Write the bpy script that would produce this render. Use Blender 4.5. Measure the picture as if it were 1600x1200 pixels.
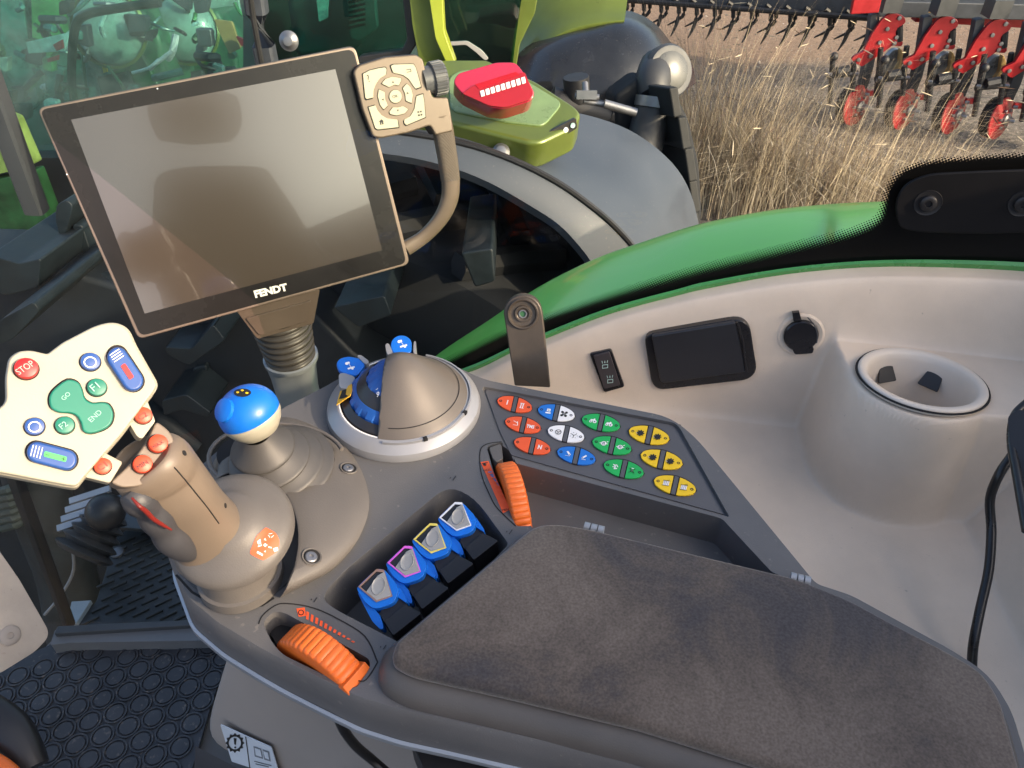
import bpy, bmesh, math, random
from mathutils import Vector, Matrix
from mathutils.bvhtree import BVHTree
from mathutils.geometry import tessellate_polygon
R = math.radians
random.seed(7)
for o in list(bpy.data.objects): bpy.data.objects.remove(o)
scene = bpy.context.scene
COL = scene.collection

# ------------------------------------------------------------------ camera
F = 1204.0; PITCH = R(40.0); CAM = Vector((0, 0, .45))
cd = bpy.data.cameras.new('camera'); cam = bpy.data.objects.new('camera', cd); COL.objects.link(cam)
cam.location = CAM; cam.rotation_euler = (R(90) - PITCH, 0, 0)
cd.sensor_fit = 'HORIZONTAL'; cd.sensor_width = 36; cd.lens = 36 * F / 1600
cd.clip_start = .02; cd.clip_end = 500
scene.camera = cam

# ------------------------------------------------------------------ sky, sun, exposure
SUN_EL = R(25); SUN_AZ = math.atan2(-.44, .80)          # direction towards the sun in the xy plane
w = bpy.data.worlds.new('World'); scene.world = w; w.use_nodes = True
nt = w.node_tree; bg = nt.nodes['Background']
sky = nt.nodes.new('ShaderNodeTexSky'); sky.sky_type = 'NISHITA'; sky.sun_disc = False
sky.sun_elevation = SUN_EL; sky.sun_rotation = R(90) - SUN_AZ; sky.air_density = .8; sky.dust_density = 5; sky.ozone_density = .6
nt.links.new(sky.outputs[0], bg.inputs[0]); bg.inputs[1].default_value = .15
sl = bpy.data.lights.new('sun', 'SUN'); sl.energy = 2.0; sl.angle = R(.6); sl.color = (1, .77, .52)
sun = bpy.data.objects.new('sun', sl); COL.objects.link(sun)
sd = Vector((math.cos(SUN_EL) * math.cos(SUN_AZ), math.cos(SUN_EL) * math.sin(SUN_AZ), math.sin(SUN_EL)))
sun.rotation_euler = sd.to_track_quat('Z', 'Y').to_euler(); sun.location = sd * 20
scene.render.engine = 'CYCLES'
vs = scene.view_settings; vs.view_transform = 'Standard'; vs.look = 'None'; vs.gamma = 1; vs.use_curve_mapping = False
vs.exposure = 1.4

# ------------------------------------------------------------------ geometry helpers
RT = Vector((1, 0, 0)); UP = Vector((0, math.sin(PITCH), math.cos(PITCH))); FW = Vector((0, math.cos(PITCH), -math.sin(PITCH)))
def ray(px, py): return RT * (px - 800) + UP * (600 - py) + FW * F
def Z(px, py, z=0.0):
    d = ray(px, py); return CAM + d * ((z - CAM.z) / d.z)
def Y(px, py, y):
    d = ray(px, py); return CAM + d * (y / d.y)
class FR:
    def __init__(s, o, n, x=None, y=None):
        s.o = Vector(o); s.n = Vector(n).normalized()
        if x is None: x = Vector((1, 0, 0))
        x = Vector(x); s.x = (x - s.n * x.dot(s.n)).normalized(); s.y = s.n.cross(s.x)
    def W(s, px, py, w=0):
        d = ray(px, py); o = s.o + s.n * w
        return CAM + d * ((o - CAM).dot(s.n) / d.dot(s.n))
    def P(s, u, v, w=0): return s.o + s.x * u + s.y * v + s.n * w
    def L(s, p): q = p - s.o; return q.dot(s.x), q.dot(s.y)
    def at(s, px, py, w=0): return FR(s.W(px, py, w), s.n, s.x)
TOP = FR((0, 0, 0), (0, 0, 1))

def root(name, loc, label, cat, group=None):
    o = bpy.data.objects.new(name, None); o.empty_display_size = .02; COL.objects.link(o)
    o.location = loc; o['label'] = label; o['category'] = cat
    if group: o['group'] = group
    return o
def tag(o, label=None, cat=None, group=None, kind=None):
    if label: o['label'] = label
    if cat: o['category'] = cat
    if group: o['group'] = group
    if kind: o['kind'] = kind
    return o
def worigin(o):
    v = Vector((0, 0, 0))
    while o is not None: v += o.location; o = o.parent
    return v
def mk(name, vf, mat, parent=None, smooth=True, ang=35, bevel=0, seg=2, sub=0, solid=0, center=True, solid_off=-1):
    V, Fc = vf
    V = [Vector(v) for v in V]
    me = bpy.data.meshes.new(name)
    if center and V:
        c = Vector((sum(v.x for v in V), sum(v.y for v in V), sum(v.z for v in V))) / len(V)
    else: c = worigin(parent)
    me.from_pydata([tuple(v - c) for v in V], [], Fc); me.update()
    bm = bmesh.new(); bm.from_mesh(me); bmesh.ops.recalc_face_normals(bm, faces=bm.faces) if solid == 0 else None
    bm.to_mesh(me); bm.free()
    if smooth:
        for p in me.polygons: p.use_smooth = True
        if not bevel: me.set_sharp_from_angle(angle=R(ang))
    me.materials.append(mat)
    o = bpy.data.objects.new(name, me); COL.objects.link(o)
    if parent: o.parent = parent; o.location = c - worigin(parent)
    else: o.location = c
    if solid:
        m = o.modifiers.new('solid', 'SOLIDIFY'); m.thickness = solid; m.offset = solid_off
    if bevel:
        m = o.modifiers.new('bevel', 'BEVEL'); m.width = bevel; m.segments = seg; m.limit_method = 'ANGLE'; m.angle_limit = R(38)
        m.harden_normals = True
        e = o.modifiers.new('es', 'EDGE_SPLIT') if False else None
    if sub:
        m = o.modifiers.new('sub', 'SUBSURF'); m.levels = sub; m.render_levels = sub
    return o
def join(*vfs):
    V = []; Fc = []
    for v, f in vfs:
        n = len(V); V += list(v); Fc += [tuple(i + n for i in q) for q in f]
    return V, Fc
def rnd(pts, r=0, k=4):
    """round polygon corners; points (x,y) or (x,y,r)"""
    out = []; n = len(pts)
    for i in range(n):
        p = pts[i]; rr = p[2] if len(p) > 2 else r
        P = Vector(p[:2]); A = Vector(pts[i - 1][:2]); B = Vector(pts[(i + 1) % n][:2])
        if rr <= 0: out.append((P.x, P.y)); continue
        a = (A - P); b = (B - P); ra = min(rr, a.length * .49); rb = min(rr, b.length * .49)
        s = P + a.normalized() * ra; e = P + b.normalized() * rb
        for j in range(k + 1):
            t = j / k; q = s * (1 - t) ** 2 + P * 2 * t * (1 - t) + e * t * t; out.append((q.x, q.y))
    return out
def cr(pts, k=4, closed=True):
    """catmull-rom through tuples of any dimension"""
    n = len(pts); out = []; D = len(pts[0])
    rng = range(n) if closed else range(n - 1)
    for i in rng:
        def g(j): return pts[j % n] if closed else pts[max(0, min(n - 1, j))]
        a, b, c, d = g(i - 1), g(i), g(i + 1), g(i + 2)
        for j in range(k):
            t = j / k
            out.append(tuple(.5 * (2 * b[m] + (c[m] - a[m]) * t + (2 * a[m] - 5 * b[m] + 4 * c[m] - d[m]) * t * t + (3 * b[m] - a[m] - 3 * c[m] + d[m]) * t ** 3) for m in range(D)))
    if not closed: out.append(tuple(pts[-1]))
    return out
def prism(pts, n, depth):
    pts = [Vector(p) for p in pts]; k = len(pts); n = Vector(n).normalized()
    V = pts + [p - n * depth for p in pts]
    Fc = [tuple(range(k)), tuple(range(2 * k - 1, k - 1, -1))]
    for i in range(k): j = (i + 1) % k; Fc.append((i, i + k, j + k, j))
    return V, Fc
def pr(name, fr, px, w, depth, mat, parent, bevel=0, seg=2, smooth=True):
    """solid traced on plane fr: face at height w, going down by depth"""
    return mk(name, prism([fr.W(p[0], p[1], w) for p in px], fr.n, depth), mat, parent, bevel=bevel, seg=seg, smooth=smooth)
def prl(fr, uv, w, depth): return prism([fr.P(u, v, w) for u, v in uv], fr.n, depth)
def circ(cx, cy, r, n=28, ry=None): return [(cx + r * math.cos(2 * math.pi * i / n), cy + (ry or r) * math.sin(2 * math.pi * i / n)) for i in range(n)]
def lathe(prof, fr, seg=48, a0=0, a1=360, closed_prof=False, rib=None, cap=False):
    full = abs(a1 - a0) >= 359.9; V = []; Fc = []; m = len(prof); cols = seg if full else seg + 1
    for i in range(cols):
        a = R(a0 + (a1 - a0) * i / seg)
        for r, z in prof:
            rr = r * (1 + (rib(a, r, z) if rib else 0)); V.append(fr.P(rr * math.cos(a), rr * math.sin(a), z))
    for i in range(seg):
        j = (i + 1) % cols
        for q in range(m if closed_prof else m - 1):
            q2 = (q + 1) % m; Fc.append((i * m + q, j * m + q, j * m + q2, i * m + q2))
    if cap and full and not closed_prof:
        if prof[0][0] > 1e-6: Fc.append(tuple(i * m for i in range(cols)))
        if prof[-1][0] > 1e-6: Fc.append(tuple(i * m + m - 1 for i in range(cols))[::-1])
    bm = bmesh.new(); vs_ = [bm.verts.new(v) for v in V]
    for f in Fc:
        try: bm.faces.new([vs_[i] for i in f])
        except Exception: pass
    bmesh.ops.remove_doubles(bm, verts=bm.verts, dist=1e-6)
    bmesh.ops.dissolve_degenerate(bm, edges=bm.edges, dist=1e-7)
    bm.verts.index_update(); V = [v.co.copy() for v in bm.verts]; Fc = [tuple(v.index for v in f.verts) for f in bm.faces]; bm.free()
    return V, Fc
def loft(rows, closed_u=False, cap=False):
    m = len(rows[0]); V = [Vector(p) for r in rows for p in r]; Fc = []
    for i in range(len(rows) - 1):
        for j in range(m if closed_u else m - 1):
            k = (j + 1) % m; Fc.append((i * m + j, i * m + k, (i + 1) * m + k, (i + 1) * m + j))
    if cap: Fc.append(tuple(range(m))[::-1]); Fc.append(tuple((len(rows) - 1) * m + j for j in range(m)))
    return V, Fc
def tube(path, r, seg=10, k=5, cap=True, flat=1.0, up=Vector((0, 0, 1)), power=2.0):
    """path = list of Vectors; r = number or list; section ellipse r x r*flat"""
    n = len(path); rs = r if isinstance(r, (list, tuple)) else [r] * n
    P = cr([(p[0], p[1], p[2], rs[i]) for i, p in enumerate(path)], k, False) if k > 1 else [(p[0], p[1], p[2], rs[i]) for i, p in enumerate(path)]
    rows = []
    for i, p in enumerate(P):
        a = Vector(P[max(0, i - 1)][:3]); b = Vector(P[min(len(P) - 1, i + 1)][:3]); t = (b - a).normalized()
        s = t.cross(up); s = s.normalized() if s.length > 1e-4 else t.cross(Vector((1, 0, 0))).normalized(); u = s.cross(t)
        row = []
        for q in range(seg):
            an = 2 * math.pi * q / seg; c, d = math.cos(an), math.sin(an)
            c2 = math.copysign(abs(c) ** (2 / power), c); d2 = math.copysign(abs(d) ** (2 / power), d)
            row.append(Vector(p[:3]) + s * c2 * p[3] + u * d2 * p[3] * flat)
        rows.append(row)
    return loft(rows, True, cap)
def box(fr, u0, u1, v0, v1, w0, w1): return prl(fr, [(u0, v0), (u1, v0), (u1, v1), (u0, v1)], w1, w1 - w0)
def bar(a, b, r, seg=12):
    a = Vector(a); b = Vector(b); fr = FR(a, b - a, Vector((1, 0, 0)) if abs((b - a).normalized().x) < .9 else Vector((0, 0, 1))); L = (b - a).length
    return lathe([(r, 0), (r, L)], fr, seg, cap=True)
def sphere(c, r, seg=24, rings=14, sz=1, fr=None):
    f = fr or FR(c, (0, 0, 1)); f = FR(c, f.n, f.x)
    return lathe([(r * math.sin(math.pi * i / rings), -r * sz * math.cos(math.pi * i / rings)) for i in range(rings + 1)], f, seg)
def bvh_of(o):
    dg = bpy.context.evaluated_depsgraph_get(); dg.update(); ev = o.evaluated_get(dg); me = ev.to_mesh()
    M = Matrix.Translation(worigin(o)); t = BVHTree.FromPolygons([M @ v.co for v in me.vertices], [tuple(p.vertices) for p in me.polygons]); ev.to_mesh_clear(); return t
def hit(t, px, py):
    h = t.ray_cast(CAM, ray(px, py).normalized())
    if h[0] is None: return None
    n = h[1]; n = -n if n.dot(ray(px, py)) > 0 else n
    return h[0], n
def frame_on(t, px, py, x=None):
    h = hit(t, px, py)
    if h is None: print('frame miss', px, py); return FR(Z(px, py, 0), (0, -.5, .8), x)
    return FR(h[0], h[1], x)
def decal(name, t, pts, lift, mat, parent, rings=3):
    """thin sheet following a curved surface, traced from its outline"""
    cx = sum(p[0] for p in pts) / len(pts); cy = sum(p[1] for p in pts) / len(pts); rows = []
    for k in range(rings, 0, -1):
        s = k / rings; row = []
        for p in pts:
            h = hit(t, cx + (p[0] - cx) * s, cy + (p[1] - cy) * s)
            if h is None: return None
            row.append(h[0] + h[1] * lift)
        rows.append(row)
    h = hit(t, cx, cy); rows.append([h[0] + h[1] * lift] * len(pts))
    return mk(name, loft(rows, True), mat, parent, solid=0)
def seam(name, fr, px, width, mat, parent, w=.0003, closed=False):
    """thin dark joint line lying on a plane, traced as a ribbon"""
    P = [fr.W(p[0], p[1], w) for p in px]; V = []; Fc = []; n = len(P)
    for i in range(n):
        a = P[(i - 1) % n] if closed else P[max(0, i - 1)]; b = P[(i + 1) % n] if closed else P[min(n - 1, i + 1)]
        s = (b - a).normalized().cross(fr.n) * width / 2; V += [P[i] - s, P[i] + s]
    for i in range(n if closed else n - 1): j = (i + 1) % n; Fc.append((2 * i, 2 * i + 1, 2 * j + 1, 2 * j))
    return mk(name, (V, Fc), mat, parent)
def text(s, fr, p0, p1, mat, parent, w=.0006, name='lettering', hs=1.0, bold=0, depth=.0002, maxh=None):
    """text whose baseline runs between two pixels on plane fr"""
    A = fr.W(p0[0], p0[1], w); B = fr.W(p1[0], p1[1], w)
    c = bpy.data.curves.new(name, 'FONT'); c.body = s; c.size = 1; c.offset = bold; c.extrude = 0; c.resolution_u = 3
    o = bpy.data.objects.new('tmp', c); COL.objects.link(o)
    dg = bpy.context.evaluated_depsgraph_get(); dg.update(); me = bpy.data.meshes.new_from_object(o.evaluated_get(dg))
    bpy.data.objects.remove(o); xs = [v.co.x for v in me.vertices]; x0, x1 = min(xs), max(xs)
    d = B - A; k = d.length / (x1 - x0); X = d.normalized(); Yv = fr.n.cross(X)
    V = [A + X * (v.co.x - x0) * k + Yv * v.co.y * k * hs for v in me.vertices]; Fc = [tuple(p.vertices) for p in me.polygons]
    bpy.data.meshes.remove(me)
    return mk(name, (V, Fc), mat, parent, smooth=False)

# ------------------------------------------------------------------ materials
M = {}
def mat(name, rgb, rough=.5, metal=0, grain=0, gscale=900, var=.06, vscale=14, rvar=.08, coat=0, spec=.5, sheen=0, dirt=0, dirtc=(.35, .32, .28), dth=.66):
    if name in M: return M[name]
    m = bpy.data.materials.new(name); m.use_nodes = True; n = m.node_tree.nodes; l = m.node_tree.links; b = n['Principled BSDF']
    b.inputs['Base Color'].default_value = (*rgb, 1); b.inputs['Roughness'].default_value = rough; b.inputs['Metallic'].default_value = metal
    b.inputs['Specular IOR Level'].default_value = spec
    if coat: b.inputs['Coat Weight'].default_value = coat; b.inputs['Coat Roughness'].default_value = .08
    if sheen: b.inputs['Sheen Weight'].default_value = sheen; b.inputs['Sheen Roughness'].default_value = .5
    tc = n.new('ShaderNodeTexCoord')
    if var:
        t = n.new('ShaderNodeTexNoise'); t.inputs['Scale'].default_value = vscale; t.inputs['Detail'].default_value = 8; t.inputs['Roughness'].default_value = .65
        l.new(tc.outputs['Object'], t.inputs['Vector'])
        mr = n.new('ShaderNodeMapRange'); mr.inputs[1].default_value = .3; mr.inputs[2].default_value = .7; mr.inputs[3].default_value = 1 - var * 1.6; mr.inputs[4].default_value = 1 + var * 1.4
        l.new(t.outputs[0], mr.inputs[0])
        mx = n.new('ShaderNodeMix'); mx.data_type = 'RGBA'; mx.blend_type = 'MULTIPLY'; mx.inputs[0].default_value = 1; mx.inputs[6].default_value = (*rgb, 1)
        cc = n.new('ShaderNodeCombineColor'); [l.new(mr.outputs[0], cc.inputs[i]) for i in range(3)]
        l.new(cc.outputs[0], mx.inputs[7]); last = mx.outputs[2]
        if dirt:
            t2 = n.new('ShaderNodeTexNoise'); t2.inputs['Scale'].default_value = 170; t2.inputs['Detail'].default_value = 4; l.new(tc.outputs['Object'], t2.inputs['Vector'])
            r2 = n.new('ShaderNodeMapRange'); r2.inputs[1].default_value = dth; r2.inputs[2].default_value = dth + .08; r2.inputs[3].default_value = 0; r2.inputs[4].default_value = dirt; l.new(t2.outputs[0], r2.inputs[0])
            m2 = n.new('ShaderNodeMix'); m2.data_type = 'RGBA'; m2.inputs[7].default_value = (*dirtc, 1); l.new(r2.outputs[0], m2.inputs[0]); l.new(last, m2.inputs[6]); last = m2.outputs[2]
        l.new(last, b.inputs['Base Color'])
        r = n.new('ShaderNodeMapRange'); r.inputs[1].default_value = .3; r.inputs[2].default_value = .7; r.inputs[3].default_value = max(.02, rough - rvar); r.inputs[4].default_value = min(1, rough + rvar)
        l.new(t.outputs[0], r.inputs[0]); l.new(r.outputs[0], b.inputs['Roughness'])
    if grain:
        g = n.new('ShaderNodeTexNoise'); g.inputs['Scale'].default_value = gscale; g.inputs['Detail'].default_value = 2; l.new(tc.outputs['Object'], g.inputs['Vector'])
        bp = n.new('ShaderNodeBump'); bp.inputs['Strength'].default_value = grain; bp.inputs['Distance'].default_value = .0006
        l.new(g.outputs[0], bp.inputs['Height']); l.new(bp.outputs[0], b.inputs['Normal'])
    M[name] = m; return m
def fres(n, l):
    fz = n.new('ShaderNodeFresnel'); g = n.new('ShaderNodeNewGeometry'); r = n.new('ShaderNodeMapRange'); r.inputs[3].default_value = 1.5; r.inputs[4].default_value = 1 / 1.5
    l.new(g.outputs['Backfacing'], r.inputs[0]); l.new(r.outputs[0], fz.inputs[0]); return fz
def dustyglass(name, tint, dust, lo=.12, hi=.4, scale=3.0):
    m = bpy.data.materials.new(name); m.use_nodes = True; n = m.node_tree.nodes; l = m.node_tree.links; n.remove(n['Principled BSDF'])
    tr = n.new('ShaderNodeBsdfTransparent'); tr.inputs[0].default_value = (*tint, 1); df = n.new('ShaderNodeBsdfDiffuse'); df.inputs[0].default_value = (*dust, 1)
    gl = n.new('ShaderNodeBsdfGlossy'); gl.inputs['Roughness'].default_value = .03; gl.inputs[0].default_value = (.5, .5, .5, 1)
    tc = n.new('ShaderNodeTexCoord'); t = n.new('ShaderNodeTexNoise'); t.inputs['Scale'].default_value = scale; t.inputs['Detail'].default_value = 9; t.inputs['Roughness'].default_value = .7; t.inputs['Distortion'].default_value = 1.2; l.new(tc.outputs['Object'], t.inputs['Vector'])
    mr = n.new('ShaderNodeMapRange'); mr.inputs[1].default_value = .3; mr.inputs[2].default_value = .75; mr.inputs[3].default_value = lo; mr.inputs[4].default_value = hi; l.new(t.outputs[0], mr.inputs[0])
    a = n.new('ShaderNodeMixShader'); l.new(mr.outputs[0], a.inputs[0]); l.new(tr.outputs[0], a.inputs[1]); l.new(df.outputs[0], a.inputs[2])
    fz = fres(n, l); b = n.new('ShaderNodeMixShader'); l.new(fz.outputs[0], b.inputs[0]); l.new(a.outputs[0], b.inputs[1]); l.new(gl.outputs[0], b.inputs[2]); l.new(b.outputs[0], n['Material Output'].inputs[0])
    M[name] = m; return m
def glassmat(name, tint, refl=1.0, rough=0.0):
    m = bpy.data.materials.new(name); m.use_nodes = True; n = m.node_tree.nodes; l = m.node_tree.links; n.remove(n['Principled BSDF'])
    tr = n.new('ShaderNodeBsdfTransparent'); tr.inputs[0].default_value = (*tint, 1)
    gl = n.new('ShaderNodeBsdfGlossy'); gl.inputs['Roughness'].default_value = rough; gl.inputs[0].default_value = (refl, refl, refl, 1)
    fz = fres(n, l); mx = n.new('ShaderNodeMixShader')
    l.new(fz.outputs[0], mx.inputs[0]); l.new(tr.outputs[0], mx.inputs[1]); l.new(gl.outputs[0], mx.inputs[2]); l.new(mx.outputs[0], n['Material Output'].inputs[0])
    M[name] = m; return m
CH = mat('charcoal_plastic', (.105, .105, .108), .48, grain=.22, var=.07, dirt=.25)
CHW = mat('warm_grey_plastic', (.118, .109, .100), .45, grain=.22, var=.06)
BLK = mat('black_plastic', (.018, .018, .02), .4, grain=.15, var=.1)
RUB = mat('rubber', (.03, .03, .032), .55, grain=.1, var=.15)
SEAM = mat('seam', (.008, .008, .009), .8, var=0)
SIL = mat('silver_plastic', (.31, .32, .34), .34, metal=.35, grain=.05, var=.04)
SILG = mat('silver_grey_trim', (.33, .36, .40), .4, metal=.3, var=.05)
BEI = mat('beige_plastic', (.70, .585, .465), .55, grain=.35, gscale=1500, var=.07, vscale=7, dirt=.45, dirtc=(.22, .18, .14), dth=.715)
BEID = mat('taupe_plastic', (.32, .285, .255), .55, grain=.3, gscale=1300, var=.05, vscale=6, dirt=.2)
BLUE = mat('blue_plastic', (.005, .145, .62), .33, grain=.05, var=.06)
BLUED = mat('deep_blue_plastic', (.012, .09, .36), .42, grain=.05, var=.08)
ORA = mat('orange_plastic', (.80, .155, .02), .42, grain=.08, var=.08)
REDP = mat('red_button', (.5, .012, .014), .4, var=.08)
RED = mat('red_paint', (.34, .010, .016), .4, var=.14, vscale=9)
GRNB = mat('teal_button', (.006, .17, .115), .42, var=.06)
CREAM = mat('cream_plastic', (.36, .34, .265), .45, grain=.12, var=.04)
PADC = mat('keypad_cream', (.47, .43, .31), .5, grain=.1, var=.05)
BRNZ = mat('bronze_grey_plastic', (.17, .125, .09), .42, metal=.2, grain=.07, var=.06)
WHT = mat('white_print', (.8, .8, .8), .6, var=0)
BLKP = mat('black_print', (.012, .012, .012), .6, var=0)
ORP = mat('orange_print', (.78, .10, .025), .5, var=.04)
YEL = mat('yellow_print', (.80, .52, .01), .5, var=.04)
GRP = mat('green_print', (.01, .38, .08), .5, var=.04)
BLP = mat('blue_print', (.01, .16, .58), .5, var=.04)
GRNP = mat('green_body_paint', (.13, .52, .06), .38, var=.05, vscale=5, coat=.4)
LIME = mat('olive_green_paint', (.12, .16, .028), .33, metal=.3, var=.1, vscale=6, coat=.4)
DGRN = mat('dark_green_paint', (.012, .07, .025), .4, var=.2, vscale=5)
STEEL = mat('steel', (.26, .265, .28), .42, metal=.8, var=.1)
GREYF = mat('grey_fender_plastic', (.048, .060, .080), .5, grain=.05, gscale=300, var=.08, vscale=4, dirt=.2)
TYRE = mat('tyre_rubber', (.006, .008, .011), .8, grain=.3, gscale=60, var=.25, vscale=8)
IMPG = mat('implement_grey', (.04, .048, .062), .5, var=.15)
IMPB = mat('implement_black', (.015, .016, .02), .5, var=.2)
TAN = mat('tan_hose', (.55, .36, .14), .6, var=.15)
DARKIN = mat('dark_interior', (.012, .016, .02), .7, var=.3, vscale=6)
CYAN = mat('pale_reflector', (.35, .55, .52), .25, var=.25, vscale=20)
OFF = Vector((0, 0, 0))
def zm(pts, k, ox, oy): return [(p[0] / k + ox, p[1] / k + oy) + tuple(p[2:]) for p in pts]
def multi(name, polys, fr, w, m, parent, depth=0):
    vfs = []
    for k, p in enumerate(polys):
        P = [fr.W(q[0], q[1], w + k * .00003) for q in p]
        vfs.append((P, [tuple(range(len(P)))]) if not depth else prism(P, fr.n, depth))
    return mk(name, join(*vfs), m, parent, smooth=False)

# ================================================================== ARMREST CONSOLE
con = root('armrest_console', Z(700, 850, -.06), 'charcoal armrest console with padded brown top, tray and coloured button panel', 'armrest console')
house_px = [(262, 852), (268, 800), (300, 740), (345, 700), (400, 668), (445, 636, 6), (508, 604, 6), (560, 574), (620, 556), (690, 562), (745, 588), (765, 595), (1046, 651, 25), (1086, 682, 25), (1275, 912, 10), (1330, 930), (1400, 968), (1480, 1012), (1545, 1052, 40), (1580, 1110), (1625, 1260), (1480, 1330, 10), (1180, 1240), (940, 1178), (720, 1128), (625, 1108), (560, 1088), (505, 1062), (440, 1030), (400, 1008), (340, 972), (292, 932)]
house_pts = [TOP.W(p[0], p[1]) for p in rnd(house_px, 14, 4)]
def scale_out(P, d):
    n = len(P); out = []
    for i in range(n):
        t = (P[(i + 1) % n] - P[i - 1]).normalized(); out.append(P[i] + Vector((t.y, -t.x, 0)) * d)
    return out
_a = sum(P0.x * P1.y - P1.x * P0.y for P0, P1 in zip(house_pts, house_pts[1:] + house_pts[:1])); sg = 1 if _a > 0 else -1
lv = [(0, 0), (.0025, -.004), (.0035, -.020), (.004, -.033), (-.006, -.05), (-.02, -.06)]
vf = loft([[p + Vector((0, 0, z)) for p in scale_out(house_pts, sg * d)] for d, z in lv], True, True)
house = mk('housing', vf, CH, con)
def cutter(px, w0, w1, r=10):
    P = [TOP.W(p[0], p[1]) for p in rnd(px, r)]; P = [Vector((p.x, p.y, w1)) for p in P]
    o = mk('cut', prism(P, (0, 0, 1), w1 - w0), CH, None, smooth=False); return o
slot_px = [(500, 932, 30), (540, 890), (700, 758, 26), (742, 778, 26), (795, 850, 6), (640, 1012, 6), (600, 992, 10), (520, 950, 20)]
wheelb_px = [(410, 972, 10), (428, 955, 8), (444, 957, 8), (578, 1030, 8), (578, 1044, 8), (556, 1076, 8), (510, 1056), (440, 1022, 14), (424, 1002)]
keys_px = [(752, 603, 8), (1058, 661, 12), (1140, 808, 4), (796, 714, 3), (776, 672, 3)]
tray_px = [(799, 722, 4), (1128, 810, 6), (1206, 894, 6), (1255, 915, 4), (1100, 940), (860, 880), (828, 818, 6)]
wheela_px = [(760, 697, 6), (784, 690, 6), (796, 700, 4), (840, 800, 6), (832, 822, 6), (806, 822, 6), (772, 740)]
cuts = [cutter(slot_px, -.045, .02), cutter(wheelb_px, -.026, .02, 8), cutter(keys_px, -.0035, .02), cutter(tray_px, -.03, .02), cutter(wheela_px, -.022, .02)]
for c in cuts:
    m = house.modifiers.new('b', 'BOOLEAN'); m.operation = 'DIFFERENCE'; m.solver = 'EXACT'; m.object = c
dg = bpy.context.evaluated_depsgraph_get(); dg.update()
me = bpy.data.meshes.new_from_object(house.evaluated_get(dg)); house.modifiers.clear(); house.data = me
for c in cuts: bpy.data.objects.remove(c)
bm = bmesh.new(); bm.from_mesh(me); bmesh.ops.remove_doubles(bm, verts=bm.verts, dist=.00012); bmesh.ops.dissolve_limit(bm, angle_limit=R(1), verts=bm.verts, edges=bm.edges); bm.to_mesh(me); bm.free()
for p in me.polygons: p.use_smooth = True
me.set_sharp_from_angle(angle=R(32))
m = house.modifiers.new('bevel', 'BEVEL'); m.width = .0022; m.segments = 3; m.limit_method = 'ANGLE'; m.angle_limit = R(50); m.harden_normals = True; m.use_clamp_overlap = True
# belt trim and lower skirt
belt = loft([[p + Vector((0, 0, z)) for p in scale_out(house_pts, sg * d)] for d, z in [(.0042, -.0325), (.0062, -.0335), (.0064, -.0375), (.001, -.047), (-.01, -.048)]], True)
mk('belt_trim', belt, SILG, con)
# keypad deck
mk('keypad_deck', prism([TOP.W(p[0], p[1], -.0026) for p in rnd([(757, 607, 8), (1053, 665, 10), (1132, 804, 3), (799, 711, 3), (781, 674, 3)], 5)], (0, 0, 1), .0006), mat('deck_grey', (.085, .085, .092), .5, grain=.12, var=.05), con, smooth=False)
KD = FR((0, 0, -.002), (0, 0, 1))
seam('seam', TOP, [(1062, 663), (1082, 690), (1140, 800), (1146, 812)], .0009, SEAM, con, w=-.0032)
Zk = 4.0
keys = [((148, 100), (365, 150), ORP, ORP, 'one', 'two'), ((197, 230), (420, 278), ORP, ORP, 'lever', 'tms'), ((252, 358), (480, 410), ORP, ORP, None, 'n'),
        ((402, 155), (632, 200), BLP, WHT, 'lock', 'clover'), ((463, 285), (692, 335), WHT, WHT, 'wheel', 'spokes'), ((522, 418), (762, 475), BLP, BLP, 'blade', 'blade2'),
        ((677, 215), (915, 265), GRP, GRP, 'tractor', 'tractor'), ((742, 355), (987, 410), GRP, GRP, 'link', 'link'), ((813, 500), (1063, 558), GRP, GRP, 'wave', 'cross'),
        ((970, 290), (1224, 345), YEL, YEL, 'gear', 'gear'), ((1044, 440), (1306, 500), YEL, YEL, 'gear', 'gear'), ((1127, 600), (1390, 665), YEL, YEL, 'barrel', 'barrel')]
knames = {id(ORP): 'orange', id(BLP): 'blue', id(WHT): 'white', id(GRP): 'green', id(YEL): 'yellow'}
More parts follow.
